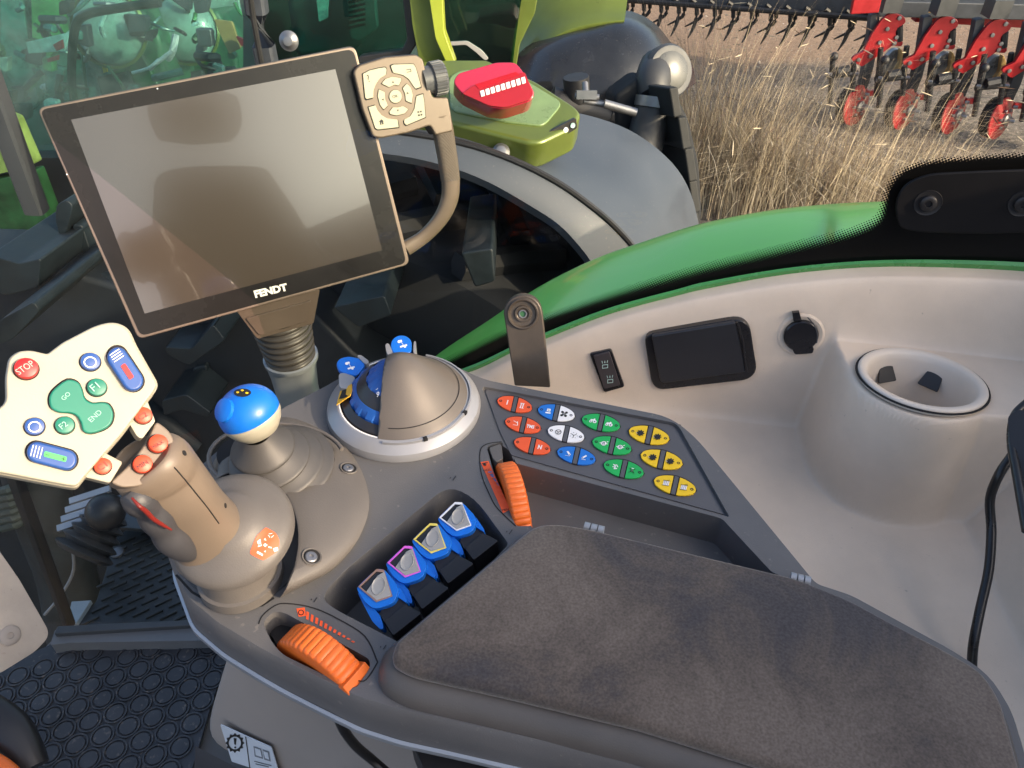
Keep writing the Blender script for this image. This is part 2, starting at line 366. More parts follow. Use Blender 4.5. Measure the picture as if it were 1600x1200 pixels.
def icon(kind, c, s, col, parent, fr, w):
    """c centre px, s px size, small printed symbols"""
    x, y = c; up = (.22, -.97); rt = (.97, .2)
    def T(u, v): return (x + s * (u * rt[0] + v * up[0]), y + s * (u * rt[1] + v * up[1]) * .8)
    def C(u, v, r, n=14): return [T(u + r * math.cos(2 * math.pi * i / n), v + r * math.sin(2 * math.pi * i / n)) for i in range(n)]
    def B(u0, v0, u1, v1, t):
        d = Vector((u1 - u0, v1 - v0)).normalized(); q = (-d.y * t / 2, d.x * t / 2)
        return [T(u0 + q[0], v0 + q[1]), T(u0 - q[0], v0 - q[1]), T(u1 - q[0], v1 - q[1]), T(u1 + q[0], v1 + q[1])]
    def ring(u, v, r, t, n=16): return [[C(u, v, r, n)[i], C(u, v, r, n)[(i + 1) % n], C(u, v, r - t, n)[(i + 1) % n], C(u, v, r - t, n)[i]] for i in range(n)]
    wt, bk = WHT, BLKP; P = []; Q = []
    if kind == 'one': P = [B(0, -.6, 0, .6, .22)]
    elif kind == 'two': P = [B(-.22, -.6, -.22, .6, .2), B(.22, -.6, .22, .6, .2), B(-.45, .6, .45, .6, .12), B(-.45, -.6, .45, -.6, .12)]
    elif kind == 'lever': P = [B(-.5, .5, .5, .1, .12), B(.3, .5, .55, -.5, .14), B(-.4, -.5, .5, -.5, .1)]
    elif kind in ('tms', 'n'):
        a, b = T(-.8 if kind == 'tms' else -.38, -.45), T(.8 if kind == 'tms' else .38, -.45)
        text('TMS' if kind == 'tms' else 'N', fr, a, b, WHT, parent, w=w, bold=.03, hs=1.5); return
    elif kind == 'lock': P = [[T(-.35, -.1), T(.35, -.1), T(.35, .55), T(-.35, .55)], B(-.55, -.5, .5, -.45, .3)]; Q = [B(-.15, .2, .15, .2, .14)]
    elif kind == 'clover': Q = [C(-.4, .4, .28), C(.4, .4, .28), C(-.4, -.4, .28), C(.4, -.4, .28), C(0, 0, .34)]; P = [C(0, 0, .12)]
    elif kind in ('wheel', 'spokes'):
        Q = (ring(0, 0, .62, .12) if kind == 'wheel' else []) + [B(0, 0, 0, -.6, .13), B(0, 0, .5, .3, .13), B(0, 0, -.5, .3, .13)]
        if kind == 'spokes': Q += [B(.6 * math.cos(a), .6 * math.sin(a), .78 * math.cos(a), .78 * math.sin(a), .1) for a in [k * .9 for k in range(7)]]
    elif kind in ('blade', 'blade2'):
        f = 1 if kind == 'blade' else -1
        P = [B(-.3 * f, .5, .25 * f, -.1, .34), C(.28 * f, -.14, .2), B(-.5, -.5, .4, -.5, .08)]; Q = [C(.28 * f, -.14, .09)]
    elif kind == 'tractor': P = [C(-.42, -.2, .27), C(.35, -.12, .38), B(-.5, .15, .3, .2, .35), B(.1, .2, .3, .55, .3)]; Q = [C(-.42, -.2, .1), C(.35, -.12, .14)]
    elif kind == 'link': P = [C(0, 0, .5), B(-.75, 0, .75, 0, .14), B(.5, .4, .75, .6, .14)]; Q = [B(-.15, -.28, -.15, .28, .1), B(.15, -.28, .15, .28, .1), B(-.15, .28, .15, .28, .1)]
    elif kind == 'wave': P = [B(-.5, .5, .1, .1, .16), B(.1, .5, .5, .0, .16), B(-.5, -.1, .2, -.1, .16), B(-.2, -.5, .4, -.35, .2), B(-.1, .5, -.1, -.5, .1)]
    elif kind == 'cross': Q = [B(-.5, -.5, .5, .5, .13), B(-.5, .5, .5, -.5, .13)]; P = [B(-.2, .55, .25, .45, .14), B(-.1, .1, .1, -.1, .3)]
    elif kind == 'gear':
        Q = [C(0, 0, .5)] + [B(.45 * math.cos(a), .45 * math.sin(a), .68 * math.cos(a), .68 * math.sin(a), .26) for a in [k * math.pi / 4 for k in range(8)]]
        P = [C(0, 0, .3), B(-.75, -.1, -.2, .05, .3)]
    elif kind == 'barrel': P = [[T(-.5, -.45), T(.5, -.45), T(.5, .45), T(-.5, .45)]]; Q = [B(-.62, .5, .62, .5, .1), B(-.62, -.5, .62, -.5, .1)] + [B(u, -.4, u, .4, .05) for u in (-.3, 0, .3)] + [B(.1, .6, .5, .75, .08)]
    if kind == 'clover' or kind in ('wheel', 'spokes'): P, Q, wt, bk = Q, P, BLKP, WHT
    if P: multi('printed_symbol', P, fr, w, wt, parent)
    if Q: multi('printed_symbol', Q, fr, w + .0004, bk, parent)
for a, b, ca, cb, ia, ib in keys:
    A = Vector(zm([a], Zk, 740, 600)[0]); B = Vector(zm([b], Zk, 740, 600)[0]); D = B - A; Cc = (A + B) / 2; Lh = D.length / 2; d = D / (2 * Lh)
    pv = Vector((.22, -.975)); H = 12.6 * (Lh / 30)
    def LP(t, s): return Cc + d * (t * Lh) + pv * (s * H * math.sqrt(max(0, 1 - abs(t) ** 1.75)))
    def leaf(t0, t1, inset=0.0, n=12):
        ts = [t0 + (t1 - t0) * i / n for i in range(n + 1)]
        pts = [LP(t, 1 - inset) for t in ts] + [LP(t, -1 + inset) for t in reversed(ts)]
        out = []
        for q in pts:
            if not out or (q - out[-1]).length > .15: out.append(q)
        if (out[0] - out[-1]).length < .15: out.pop()
        return [(q.x, q.y) for q in out]
    mk('seam', prism([KD.W(q[0], q[1], .0003) for q in leaf(-1.045, 1.045, -.09)], (0, 0, 1), .0008), SEAM, con, smooth=False)
    mk('button_bridge', prism([KD.W(q[0], q[1], .0009) for q in leaf(-.10, .10)], (0, 0, 1), .0012), M['deck_grey'], con, smooth=False)
    for t0, t1, colm, ic, sgn in ((-1, -.15, ca, ia, -1), (.15, 1, cb, ib, 1)):
        k = mk('button', prism([KD.W(q[0], q[1], .0012) for q in leaf(t0, t1)], (0, 0, 1), .0014), colm, con, bevel=.0002, seg=1)
        k['label'] = '%s half-leaf push button on the button panel' % knames[id(colm)]
        e = Cc + d * (sgn * .80 * Lh)
        mk('indicator_light', lathe([(.0013, 0), (.0013, .0002), (.0007, .0002), (.0007, .0)], FR(KD.W(e.x, e.y, .0012), (0, 0, 1)), 14), BLKP, k)
        if ic:
            q = Cc + d * (sgn * .42 * Lh); icon(ic, (q.x, q.y), 8.2 * Lh / 30, colm, k, KD, .00135)
# armrest pad: base moulding and padded cushion
pad_px = [(836, 816, 22), (880, 815), (935, 826), (1245, 900), (1330, 934), (1400, 972), (1478, 1012), (1538, 1046, 26), (1568, 1094), (1600, 1210), (1600, 1330, 20), (1240, 1205), (1000, 1130), (800, 1082), (640, 1046), (609, 1028, 14), (618, 1000, 6)]
pz = .026
PP = [TOP.W(p[0], p[1], pz) for p in rnd(pad_px, 20, 5)]
_a2 = sum(P0.x * P1.y - P1.x * P0.y for P0, P1 in zip(PP, PP[1:] + PP[:1])); s2 = 1 if _a2 > 0 else -1
def dz(v): return [Vector((p.x, p.y, v)) for p in PP]
def ring_(d, z): return [Vector((p.x, p.y, z)) for p in scale_out(PP, s2 * d)]
SU = bpy.data.materials.new('brown_suede'); SU.use_nodes = True
n = SU.node_tree.nodes; l = SU.node_tree.links; b = n['Principled BSDF']; tc = n.new('ShaderNodeTexCoord')
t1 = n.new('ShaderNodeTexNoise'); t1.inputs['Scale'].default_value = 11; t1.inputs['Detail'].default_value = 9; t1.inputs['Roughness'].default_value = .72; t1.inputs['Distortion'].default_value = .9
t2 = n.new('ShaderNodeTexNoise'); t2.inputs['Scale'].default_value = 620; t2.inputs['Detail'].default_value = 3
t3 = n.new('ShaderNodeTexNoise'); t3.inputs['Scale'].default_value = 5; t3.inputs['Detail'].default_value = 3
for t in (t1, t2, t3): l.new(tc.outputs['Object'], t.inputs['Vector'])
ra = n.new('ShaderNodeValToRGB'); ra.color_ramp.elements[0].position = .44; ra.color_ramp.elements[0].color = (.050, .047, .051, 1); ra.color_ramp.elements[1].position = .60; ra.color_ramp.elements[1].color = (.118, .099, .086, 1)
e = ra.color_ramp.elements.new(.51); e.color = (.083, .070, .062, 1)
mxa = n.new('ShaderNodeMath'); mxa.operation = 'MULTIPLY_ADD'; mxa.inputs[1].default_value = .55; l.new(t3.outputs[0], mxa.inputs[0])
mlt = n.new('ShaderNodeMath'); mlt.operation = 'MULTIPLY'; mlt.inputs[1].default_value = .5; l.new(t1.outputs[0], mlt.inputs[0]); l.new(mlt.outputs[0], mxa.inputs[2]); l.new(mxa.outputs[0], ra.inputs[0])
mr = n.new('ShaderNodeMapRange'); mr.inputs[1].default_value = .25; mr.inputs[2].default_value = .75; mr.inputs[3].default_value = .72; mr.inputs[4].default_value = 1.3; l.new(t2.outputs[0], mr.inputs[0])
mm = n.new('ShaderNodeMix'); mm.data_type = 'RGBA'; mm.blend_type = 'MULTIPLY'; mm.inputs[0].default_value = 1; l.new(ra.outputs[0], mm.inputs[6]); cc = n.new('ShaderNodeCombineColor'); [l.new(mr.outputs[0], cc.inputs[i]) for i in range(3)]; l.new(cc.outputs[0], mm.inputs[7])
l.new(mm.outputs[2], b.inputs['Base Color']); b.inputs['Roughness'].default_value = .9; b.inputs['Sheen Weight'].default_value = .35; b.inputs['Sheen Roughness'].default_value = .4; b.inputs['Specular IOR Level'].default_value = .2
bp = n.new('ShaderNodeBump'); bp.inputs['Strength'].default_value = .45; bp.inputs['Distance'].default_value = .0006; l.new(t2.outputs[0], bp.inputs['Height']); l.new(bp.outputs[0], b.inputs['Normal'])
base_m = mat('dark_taupe_plastic', (.085, .078, .074), .5, grain=.2, var=.1)
mk('pad_base', loft([ring_(.011, -.001), ring_(.0105, .004), ring_(.008, .008), ring_(.0045, .0125), ring_(.001, .014), ring_(-.004, .0142)], True), base_m, con)
mk('armrest_pad', loft([ring_(-.002, .0135), ring_(.0, .0165), ring_(.0, .021), ring_(-.0009, .0235), ring_(-.0027, .0256), ring_(-.0045, .0264)], True, True), SU, con, ang=60)
for q in (928, 1250):
    yy = 826 if q == 928 else 905
    A, B = TOP.W(q - 15, yy - 3.5, .010), TOP.W(q + 16, yy + 4, .010)
    d3 = (B - A).normalized(); h = mk('hinge', join(*[bar(A + (B - A) * k, A + (B - A) * (k + .29), .0035, 14) for k in (0, .35, .70)], prism([TOP.W(*p, .008) for p in ((q - 15, yy - 2), (q + 16, yy + 6), (q + 18, yy + 16), (q - 16, yy + 8))], (0, 0, 1), .003)), SILG, con)
# joystick cover (raised dome with recessed screws)
co = cr([(322, 752), (345, 704), (400, 668), (450, 652), (520, 682), (560, 726), (577, 785), (560, 842), (522, 888), (480, 912), (440, 932)], 5, False)
ci = cr([(326, 758), (350, 742), (388, 736), (428, 750), (452, 780), (464, 815), (466, 850), (461, 880), (452, 903), (446, 920), (438, 934)], 5, False)
def crow(t_, z): return [TOP.W(p[0] + (q[0] - p[0]) * t_, p[1] + (q[1] - p[1]) * t_, z * min(1, min(i, len(co) - 1 - i) / 5 + .12)) for i, (p, q) in enumerate(zip(co, ci))]
cvr = mk('joystick_cover', loft([crow(0, .0), crow(0, .003), crow(.1, .0065), crow(.35, .0115), crow(.7, .0165), crow(.96, .0200), crow(1, .0194), crow(1.0, .001)]), CHW, con, ang=50)
mk('swivel_bowl', prism([TOP.W(*p, .0012) for p in circ(372, 858, 98, 44, 84)], (0, 0, 1), .001), mat('bowl_dark', (.05, .052, .056), .5, grain=.1), con, smooth=False)
t = bvh_of(cvr)
for x, y, s in ((487, 870, 13.5), (545, 732, 11), ):
    f = frame_on(t, x, y)
    f2 = FR(f.o + f.n * .0002, f.n, f.x)
    mk('screw_well', lathe([(.0072, .0002), (.0068, .0009), (.0058, .0006), (.0056, -.002)], f2, 28), CHW, con)
    mk('screw_well', lathe([(.0058, .0003), (0, .0003)], f2, 28), SEAM, con)
    mk('screw', join(lathe([(.0043, .0004), (.0043, .0014), (.0036, .0019), (.0016, .0019), (.0014, .0009), (0, .0009)], FR(f2.P(-.0004, -.0010), f2.n, f2.x), 24)), STEEL, con)
# print and seams on the console
seam('seam', TOP, [(275, 898), (300, 925), (335, 945), (372, 952), (410, 946), (428, 934)], .0016, SEAM, con)
seam('seam', TOP, cr([(404, 975), (410, 962), (430, 946), (450, 943), (490, 950), (530, 968), (570, 994), (588, 1030), (588, 1038), (572, 1062), (560, 1064)], 4, False), .0009, SEAM, con)
seam('seam', TOP, cr([(784, 690), (760, 694), (750, 706), (752, 740), (766, 775), (778, 795), (806, 822)], 4, False), .0009, SEAM, con)
multi('printed_scale', [[(463, 951), (476, 949), (478, 962), (467, 964)]] + [[(479 + i * 7.2, 955 + i * 4.6), (483 + i * 7.2, 957 + i * 4.6), (482 + i * 7.0 + (0 if i < 10 else 0), 957 + i * 4.6 + max(1.2, 12 - i * 1.15)), (478 + i * 7.0, 955 + i * 4.6 + max(1.0, 12 - i * 1.15))] for i in range(11)], TOP, .0003, ORP, con)
mk('printed_symbol', (lambda: loft([[TOP.W(*p, .0005) for p in circ(470.5, 957, 4.6, 16)], [TOP.W(*p, .0005) for p in circ(470.5, 957, 3.2, 16)]], True))(), BLKP, con)
multi('printed_scale', [[(751, 722), (763, 720), (797, 796), (786, 802)]], TOP, .0003, ORP, con)
multi('printed_scale', [[(762, 737 + 0), (768, 736), (795, 790), (781, 762)]], TOP, .0006, BLP if False else mat('slate_print', (.12, .14, .3), .5, var=0), con)
for i in range(6):
    multi('printed_scale', [[(763 + i * 3.6, 739 + i * 7), (769.5 + i * 3.6, 738 + i * 7), (770.3 + i * 3.6, 739.6 + i * 7), (763.8 + i * 3.6, 740.6 + i * 7)]], TOP, .0009, ORP, con)
text('MAX', TOP, (756, 736.5), (766, 734.5), BLKP, con, w=.0009); text('MIN', TOP, (785, 799), (795, 797), BLKP, con, w=.0009)
multi('printed_symbol', [circ(757.5, 726, 2.4, 10, 2), [(753, 724), (762, 722), (762.5, 723), (753.5, 725)]], TOP, .0009, BLKP, con)
for (x, y) in ((707, 748), (490, 938), (598, 1012), (795, 832)):
    multi('moulded_mark', [[(x - 5, y), (x - 3, y - 3), (x - 2, y - 1)], [(x, y + 2), (x + 5, y - 5), (x + 6, y - 4), (x + 1, y + 3)]], TOP, .0004, BLK, con)
# floor mouldings around the two thumb wheels
mk('wheel_surround', prism([TOP.W(*p, .0012) for p in rnd([(764, 699, 4), (783, 693, 4), (786, 716, 2), (776, 722, 3), (770, 716, 2)], 3)], (0, 0, 1), .02), CHW, con, bevel=.0005)
mk('finger_notch', prism([TOP.W(*p, -.016) for p in rnd([(412, 972), (440, 960), (578, 1032), (578, 1046), (556, 1074), (510, 1055), (440, 1020)], 8)], (0, 0, 1), .001), BLK, con)

# ================================================================== THUMB WHEELS
def thumb_wheel(c, axis, R_, wd, label, lug=None):
    r = root('thumb_wheel', c, label, 'thumb wheel', 'orange ribbed thumb wheels set in the console')
    f = FR(c, axis, (0, 0, 1)); hw = wd / 2
    prof = [(R_ * .6, -hw), (R_ * .93, -hw), (R_ * .97, -hw * .93), (R_, -hw * .75), (R_, hw * .75), (R_ * .97, hw * .93), (R_ * .93, hw), (R_ * .6, hw)]
    N = 46
    mk('ribbed_rim', lathe(prof, f, N * 6, rib=lambda a, rr, z: (.022 * (abs(math.sin(a * N / 2)) ** .6) - .02) if rr > R_ * .9 else 0), ORA, r, ang=40)
    mk('hub', lathe([(0, -hw * .8), (R_ * .62, -hw * .8), (R_ * .62, hw * .8), (0, hw * .8)], f, 40), ORA, r)
    if lug:
        a = R(lug); q = f.P(R_ * .97 * math.cos(a), R_ * .97 * math.sin(a)); ff = FR(q, (q - c).normalized(), f.n)
        mk('stop_lug', prism([ff.P(u, v, .004) for u, v in rnd([(-hw * 1.12, -.004), (hw * 1.12, -.004), (hw * 1.12, .004), (-hw * 1.12, .004)], .001)], ff.n, .010), ORA, r, bevel=.001)
    return r
def wheel_axis(a, b): d = (b - a); d.z = 0; return Vector((d.y, -d.x, 0)).normalized()
A, B = TOP.W(787, 722), TOP.W(817, 814)
thumb_wheel((A + B) / 2 + Vector((0, 0, -.021)), wheel_axis(A, B), .037, .0145, 'orange ribbed thumb wheel beside the button panel next to the MAX MIN scale')
A, B = TOP.W(456, 992), TOP.W(548, 1054)
thumb_wheel((A + B) / 2 + Vector((0, 0, -.024)), wheel_axis(A, B), .0375, .0185, 'orange ribbed thumb wheel in the front corner recess of the console', lug=-52)

# ================================================================== FINGER LEVERS
def lever(i, off, ringm, cname):
    global OFF
    OFF = off
    base = TOP.W(600, 960, -.03) + off
    r = root('finger_lever', base, 'blue finger lever with %s edged button window, %s' % (cname, ['lowest left of the four', 'second from the lower left', 'third from the lower left', 'topmost of the four'][i]), 'control lever', 'blue finger levers in a row')
    fr = FR(TOP.W(588, 916, .006), (-.10, -.30, .95), TOP.W(640, 880, .006) - TOP.W(588, 916, .006))
    def z8(p): return zm(p, 4.706, 520, 740)
    def add(name, px, w, dep, m, bev=.0006, par=None, rr=3, f=fr): 
        P = [f.W(p[0], p[1], w) + off for p in rnd(z8(px), rr / 4.7)]
        return mk(name, prism(P, f.n, dep), m, par or r, bevel=bev, seg=3)
    head = add('lever_head', [(172, 850, 14), (190, 822, 10), (318, 700, 14), (380, 702, 14), (428, 762), (486, 836, 10), (470, 900), (440, 958, 12), (300, 1000, 12), (232, 940)], 0, .012, BLUE, .0018)
    add('lever_stem', [(172, 856, 10), (300, 990, 6), (345, 1040), (378, 1135, 14), (350, 1150, 14), (290, 1085), (228, 970, 10)], -.004, .010, BLUE, .0015)
    add('lever_stem', [(430, 800), (490, 836), (548, 932, 8), (540, 950), (470, 900)], -.004, .010, BLUE, .0012)
    # window frame as a raised rim with dark inside
    q = z8([(186, 832), (320, 702), (376, 706), (440, 902), (320, 946)])
    inner = [(p[0] * .86 + 583.5 * .14 + .6, p[1] * .86 + 918 * .14) for p in q]
    P0 = [fr.W(*p, .0012) + off for p in q]; P1 = [fr.W(*p, .0012) + off for p in inner]; P2 = [fr.W(*p, .0003) + off for p in inner]; P3 = [fr.W(*p, -.0002) + off for p in q]
    mk('window_frame', loft([P3, P0, P1, P2], True), ringm, r, ang=20)
    mk('window', (P2, [tuple(range(5))]), mat('smoked_window', (.015, .015, .016), .12, var=0, coat=.5), r, smooth=False)
    kk = add('push_button', [(246, 868), (330, 748), (378, 722), (428, 896), (320, 930)], .0016, .0018, mat('button_grey', (.33, .33, .32), .42, metal=.2, grain=.1, var=.05), .0005)
    c = fr.W(*z8([(336, 826)])[0], .0017) + off
    f2 = FR(c, fr.n, fr.W(600, 886) - fr.W(588, 930))
    V, Fc = lathe([(.0056, 0), (.0052, .0005), (.0047, .0001), (.003, -.0001), (0, -.0002)], f2, 32)
    V = [c + f2.x * (v - c).dot(f2.x) * 1.18 + f2.y * (v - c).dot(f2.y) * .86 + f2.n * ((v - c).dot(f2.n) + .0002) for v in V]
    mk('button_dimple', (V, Fc), M['button_grey'], kk)
    f3 = FR(TOP.W(612, 960, -.006), (-.05, -.22, .97), (1, 0, 0))
    add('slide_block', [(342, 1012, 6), (488, 902, 6), (545, 952), (540, 1060), (375, 1090)], .003, .02, BLK, .0008, f=f3)
    add('slide_block', [(378, 1085, 4), (530, 958, 4), (652, 1026, 4), (442, 1192, 4)], .006, .03, BLK, .0008, f=f3)
    OFF = Vector((0, 0, 0))
cop = mat('copper_edge', (.32, .20, .16), .4, metal=.3, var=.05); pnk = mat('pink_edge', (.62, .12, .62), .4, var=.03); yl = mat('yellow_edge', (.75, .62, .12), .4, var=.03); wh = mat('pale_edge', (.72, .74, .78), .4, var=.03)
for i, (dx, dy, mm_, nm) in enumerate(((0, 0, cop, 'copper'), (44.6, -37.5, pnk, 'pink'), (84.5, -74, yl, 'yellow'), (124, -108, wh, 'white'))):
    lever(i, Z(588 + dx, 916 + dy, .006) - Z(588, 916, .006), mm_, nm)

# ================================================================== ROTARY MODE DIAL
P0 = Z(632, 638, 0); DF = FR(P0, (0, 0, 1))
dial = root('mode_dial', P0, 'silver ringed rotary dial under a cut-away grey cone with blue tabs', 'rotary dial')
ringp = [(.0665, .0004), (.0668, .003), (.0655, .0075), (.060, .0125), (.056, .0150), (.0535, .0150), (.053, .0105)]
mk('base_ring', lathe(ringp, DF, 96), SIL, dial, ang=30)
mk('base_floor', lathe([(.0535, .0115), (.03, .0115), (.0, .0115)], DF, 48), BLK, dial)
cprof = [(.0572, .0135), (.0525, .0178), (.0425, .0265), (.0325, .0358), (.0225, .0447), (.0135, .0517), (.0055, .0557), (0, .0568)]
V, Fc = lathe(cr([(a, b) for a, b in cprof], 3, False), DF, 96)
bm = bmesh.new(); vv = [bm.verts.new(v) for v in V]
for f_ in Fc: bm.faces.new([vv[i] for i in f_])
bmesh.ops.bisect_plane(bm, geom=bm.verts[:] + bm.edges[:] + bm.faces[:], plane_co=DF.P(-.0115, 0, 0), plane_no=Vector((-1, .06, 0)), clear_outer=True)
bm.verts.index_update(); vfc = ([v.co.copy() for v in bm.verts], [tuple(v.index for v in f_.verts) for f_ in bm.faces]); bm.free()
cone = mk('cone_cover', vfc, mat('cone_grey', (.125, .110, .095), .36, grain=.12, var=.05, metal=.15), dial, ang=60, solid=.0016)
mk('cone_seam', lathe([(.0490, .0212), (.0492, .0216), (.0486, .0219)], DF, 60, a0=-97, a1=80), SEAM, dial)
mk('collar', lathe([(.0592, .0125), (.0592, .0155), (.0578, .0158), (.0575, .013)], DF, 60, a0=-100, a1=75), SIL, dial)
for a in (-66, -22):
    q = DF.P(.0588 * math.cos(R(a)), .0588 * math.sin(R(a)), .0146); mk('notch', box(FR(q, DF.n, (math.cos(R(a)), math.sin(R(a)), 0)), -.0016, .0016, -.0017, .0017, -.001, .0016), SEAM, dial)
mk('number_ring', lathe([(.0530, .0125), (.0520, .0158), (.0460, .0205), (.0455, .018)], DF, 72), mat('ring_black', (.022, .022, .025), .35, var=.08), dial)
rb = lambda n_: (lambda a, r_, z: .03 * max(0, math.sin(a * n_)) ** 2)
mk('setting_wheel', lathe([(.0455, .018), (.0446, .0218), (.0415, .0252), (.0385, .0278), (.037, .0278)], DF, 240, rib=lambda a, r_, z: .035 * (1 if math.sin(a * 20) > 0 else 0) - .02 if r_ > .042 else 0), BLUED, dial, ang=25)
mk('number_ring', lathe([(.0385, .0272), (.0370, .0295), (.0290, .0362), (.0285, .035)], DF, 60), M['ring_black'], dial)
mk('setting_wheel', lathe([(.0290, .035), (.0275, .0375), (.0195, .0432), (0, .0465)], DF, 180, rib=lambda a, r_, z: .04 * (1 if math.sin(a * 14) > 0 else 0) - .02 if r_ > .02 else 0), BLUED, dial, ang=25)
mk('ring_line', lathe([(.0537, .0152), (.0545, .0154), (.0550, .0151)], DF, 80), WHT, dial)
for s_, x, y, w_ in (('7', 567, 598, .020), ('8', 561, 620, .020), ('9', 566, 639, .020), ('6', 598, 583, .037), ('5', 590, 594, .037), ('8', 588, 607, .037), ('9', 590, 618, .037), ('7', 595, 573, .037)):
    f = FR(DF.W(x, y, w_), (-.45, -.35, .8)); text(s_, f, (x - 2.2, y + 2.5), (x + 2.2, y + 1.5), WHT, dial, w=.0016, name='number')
multi('printed_mark', [circ(553 + i * 4, 650 - i, 1.6, 10) for i in range(0, 0)] or [[(660, 575), (664, 574), (665, 577), (661, 578)]], FR((0, 0, .0), (0, 0, 1)), .06, WHT, dial) if False else None
def z4(p): return zm(p, 3.2, 300, 500)
for px, w_ in (([(720, 215), (738, 190), (785, 180), (848, 193), (868, 218), (832, 268, 3), (806, 276), (752, 262), (728, 244)], .020), ([(1000, 95), (1030, 75), (1070, 76), (1098, 100), (1100, 140), (1094, 162), (1005, 165), (990, 130)], .020)):
    o = mk('selector_tab', prism([TOP.W(p[0], p[1], w_) for p in rnd(z4(px), 7)], (0, 0, 1), .0045), BLUE, dial, bevel=.001, seg=3)
    o['label'] = 'flat blue tab with white print standing out of the silver ring'
    cx, cy = sum(p[0] for p in z4(px)) / len(px), sum(p[1] for p in z4(px)) / len(px)
    multi('printed_symbol', [circ(cx - 4, cy - 3, 2.6, 10, 2.2), [(cx - 6, cy - 5), (cx, cy - 6), (cx + 1, cy - 3), (cx - 4, cy - 2)], [(cx - 3, cy + 4), (cx + 8, cy + 1), (cx + 9, cy + 3), (cx - 2, cy + 6.5)], circ(cx + 5, cy + 5, 2, 8, 1.6), [(cx - 1, cy - 2), (cx, cy - 2), (cx + 3, cy + 2), (cx + 2, cy + 2)]], TOP, w_ + .0003, WHT, o)
for px in ([(822, 178), (842, 172), (888, 206), (868, 222)], [(732, 268), (758, 262), (814, 282), (812, 300), (790, 345), (735, 338)], [(964, 120), (984, 114), (1004, 162), (1000, 178), (976, 175)], [(1108, 107), (1120, 104), (1120, 168), (1106, 168)]):
    mk('tab_guard', prism([TOP.W(p[0], p[1], .021) for p in rnd(z4(px), 5)], (0, 0, 1), .016), SIL, dial, bevel=.0008)
for x, y in ((533, 645), (594, 694), (735, 629)):
    q = DF.W(x, y, .0092); out = (q - P0); out.z = 0; out.normalize(); f = FR(q, out * .55 + Vector((0, 0, 1)), out)
    mk('screw_well', lathe([(.0062, .0006), (.0058, .0012), (.0052, .0008), (0, .0008)], f, 24), mat('well_grey', (.09, .09, .095), .5, var=0), dial)
    mk('screw', lathe([(.0036, .0007), (.0036, .0016), (.003, .002), (.0013, .002), (.0011, .0011), (0, .0011)], FR(f.P(-.0006, -.0006), f.n), 20), STEEL, dial)
def ringpx(px): return [TOP.W(*p, .0145) for p in px]
f = FR(DF.W(537, 614, .0132), ((DF.W(537, 614, .0132) - P0).normalized() * .8 + Vector((0, 0, 1))))
stk = mk('warning_sticker', prism([f.W(p[0], p[1], .0040) for p in z4([(740, 355), (798, 318), (800, 345), (790, 378), (722, 425)])], f.n, .0006), mat('sticker_amber', (.78, .42, .03), .5, var=.05), dial, smooth=False)
multi('printed_symbol', [z4([(735, 395), (752, 350), (772, 345), (768, 372), (780, 380), (760, 390)])], f, .0043, BLKP, stk)

# ================================================================== BALL LEVER
bc = Z(389, 644, .082); ball = root('ball_lever', Z(420, 700, .02), 'blue topped ball lever on a grey pleated boot', 'control lever')
bf = FR(bc, (-.30, .12, .95), (1, 0, 0))
up_ = [(.0218 * math.cos(R(a)) , .0195 * math.sin(R(a))) for a in range(-8, 91, 7)]; up_[-1] = (0, .0195)
kcap = mk('knob_cap', lathe(up_, bf, 48), BLUE, ball, ang=60)
lo_ = [(.0, -.0213), (.0075, -.0210), (.0140, -.0177), (.0186, -.0118), (.0211, -.0062), (.0214, -.0027), (.0195, -.001)]
mk('knob_base', lathe(lo_, bf, 48), CREAM, ball, ang=60)
t = bvh_of(kcap)
dk = decal('knob_badge', t, [(p[0], p[1]) for p in circ(379, 614, 13.5, 20, 6.5)], .0003, BLKP, ball)
for x, y in ((372, 614), (379, 611), (386, 615)): decal('printed_symbol', t, circ(x, y, 2.4, 8, 1.5), .0007, YEL, ball, 1)
f = frame_on(t, 350, 641); mk('thumb_pad', lathe([(.0085, -.003), (.0085, .0010), (.006, .0024), (0, .0028)], f, 24), BLUE, ball)
b1 = Z(440, 715, .012); ax = (bc - b1).normalized(); sf = FR(b1, (ax + Vector((0, 0, 1.2))).normalized(), (1, 0, 0))
def pleat(prof_, off_, nm='boot_pleat'): return mk(nm, lathe(prof_, FR(sf.o + off_, sf.n, (1, 0, 0)), 64), mat('boot_grey', (.060, .058, .057), .48, grain=.08, var=.07), ball, ang=50)
q1 = Z(410, 699, .042); q2 = Z(420, 713, .031); q3 = Z(432, 721, .0225); q4 = Z(441, 726, .016)
for q, r0, r1, h in ((q1, .012, .0240, .017), (q2, .020, .0310, .010), (q3, .027, .0360, .008), (q4, .031, .0400, .007)):
    pleat([(r0 * .9, h), (r0 + (r1 - r0) * .35, h * .42), (r1 * .94, h * .08), (r1 * .985, -.0002), (r1, -.0012), (r1 * .985, -.0022), (r1 * .9, -.0024), (r1 * .82, -.009)], q - sf.o)
mk('boot_well_rim', tube([TOP.W(432 + 106 * math.cos(R(a)), 716 + 54 * math.sin(R(a)), .013) for a in range(95, 350, 10)], .0018, 8, k=1), CHW, ball, ang=60)
mk('boot_well', prism([TOP.W(*p, .0125) for p in circ(430, 712, 92, 40, 42)], (0, 0, 1), .006), SEAM, ball, smooth=False)

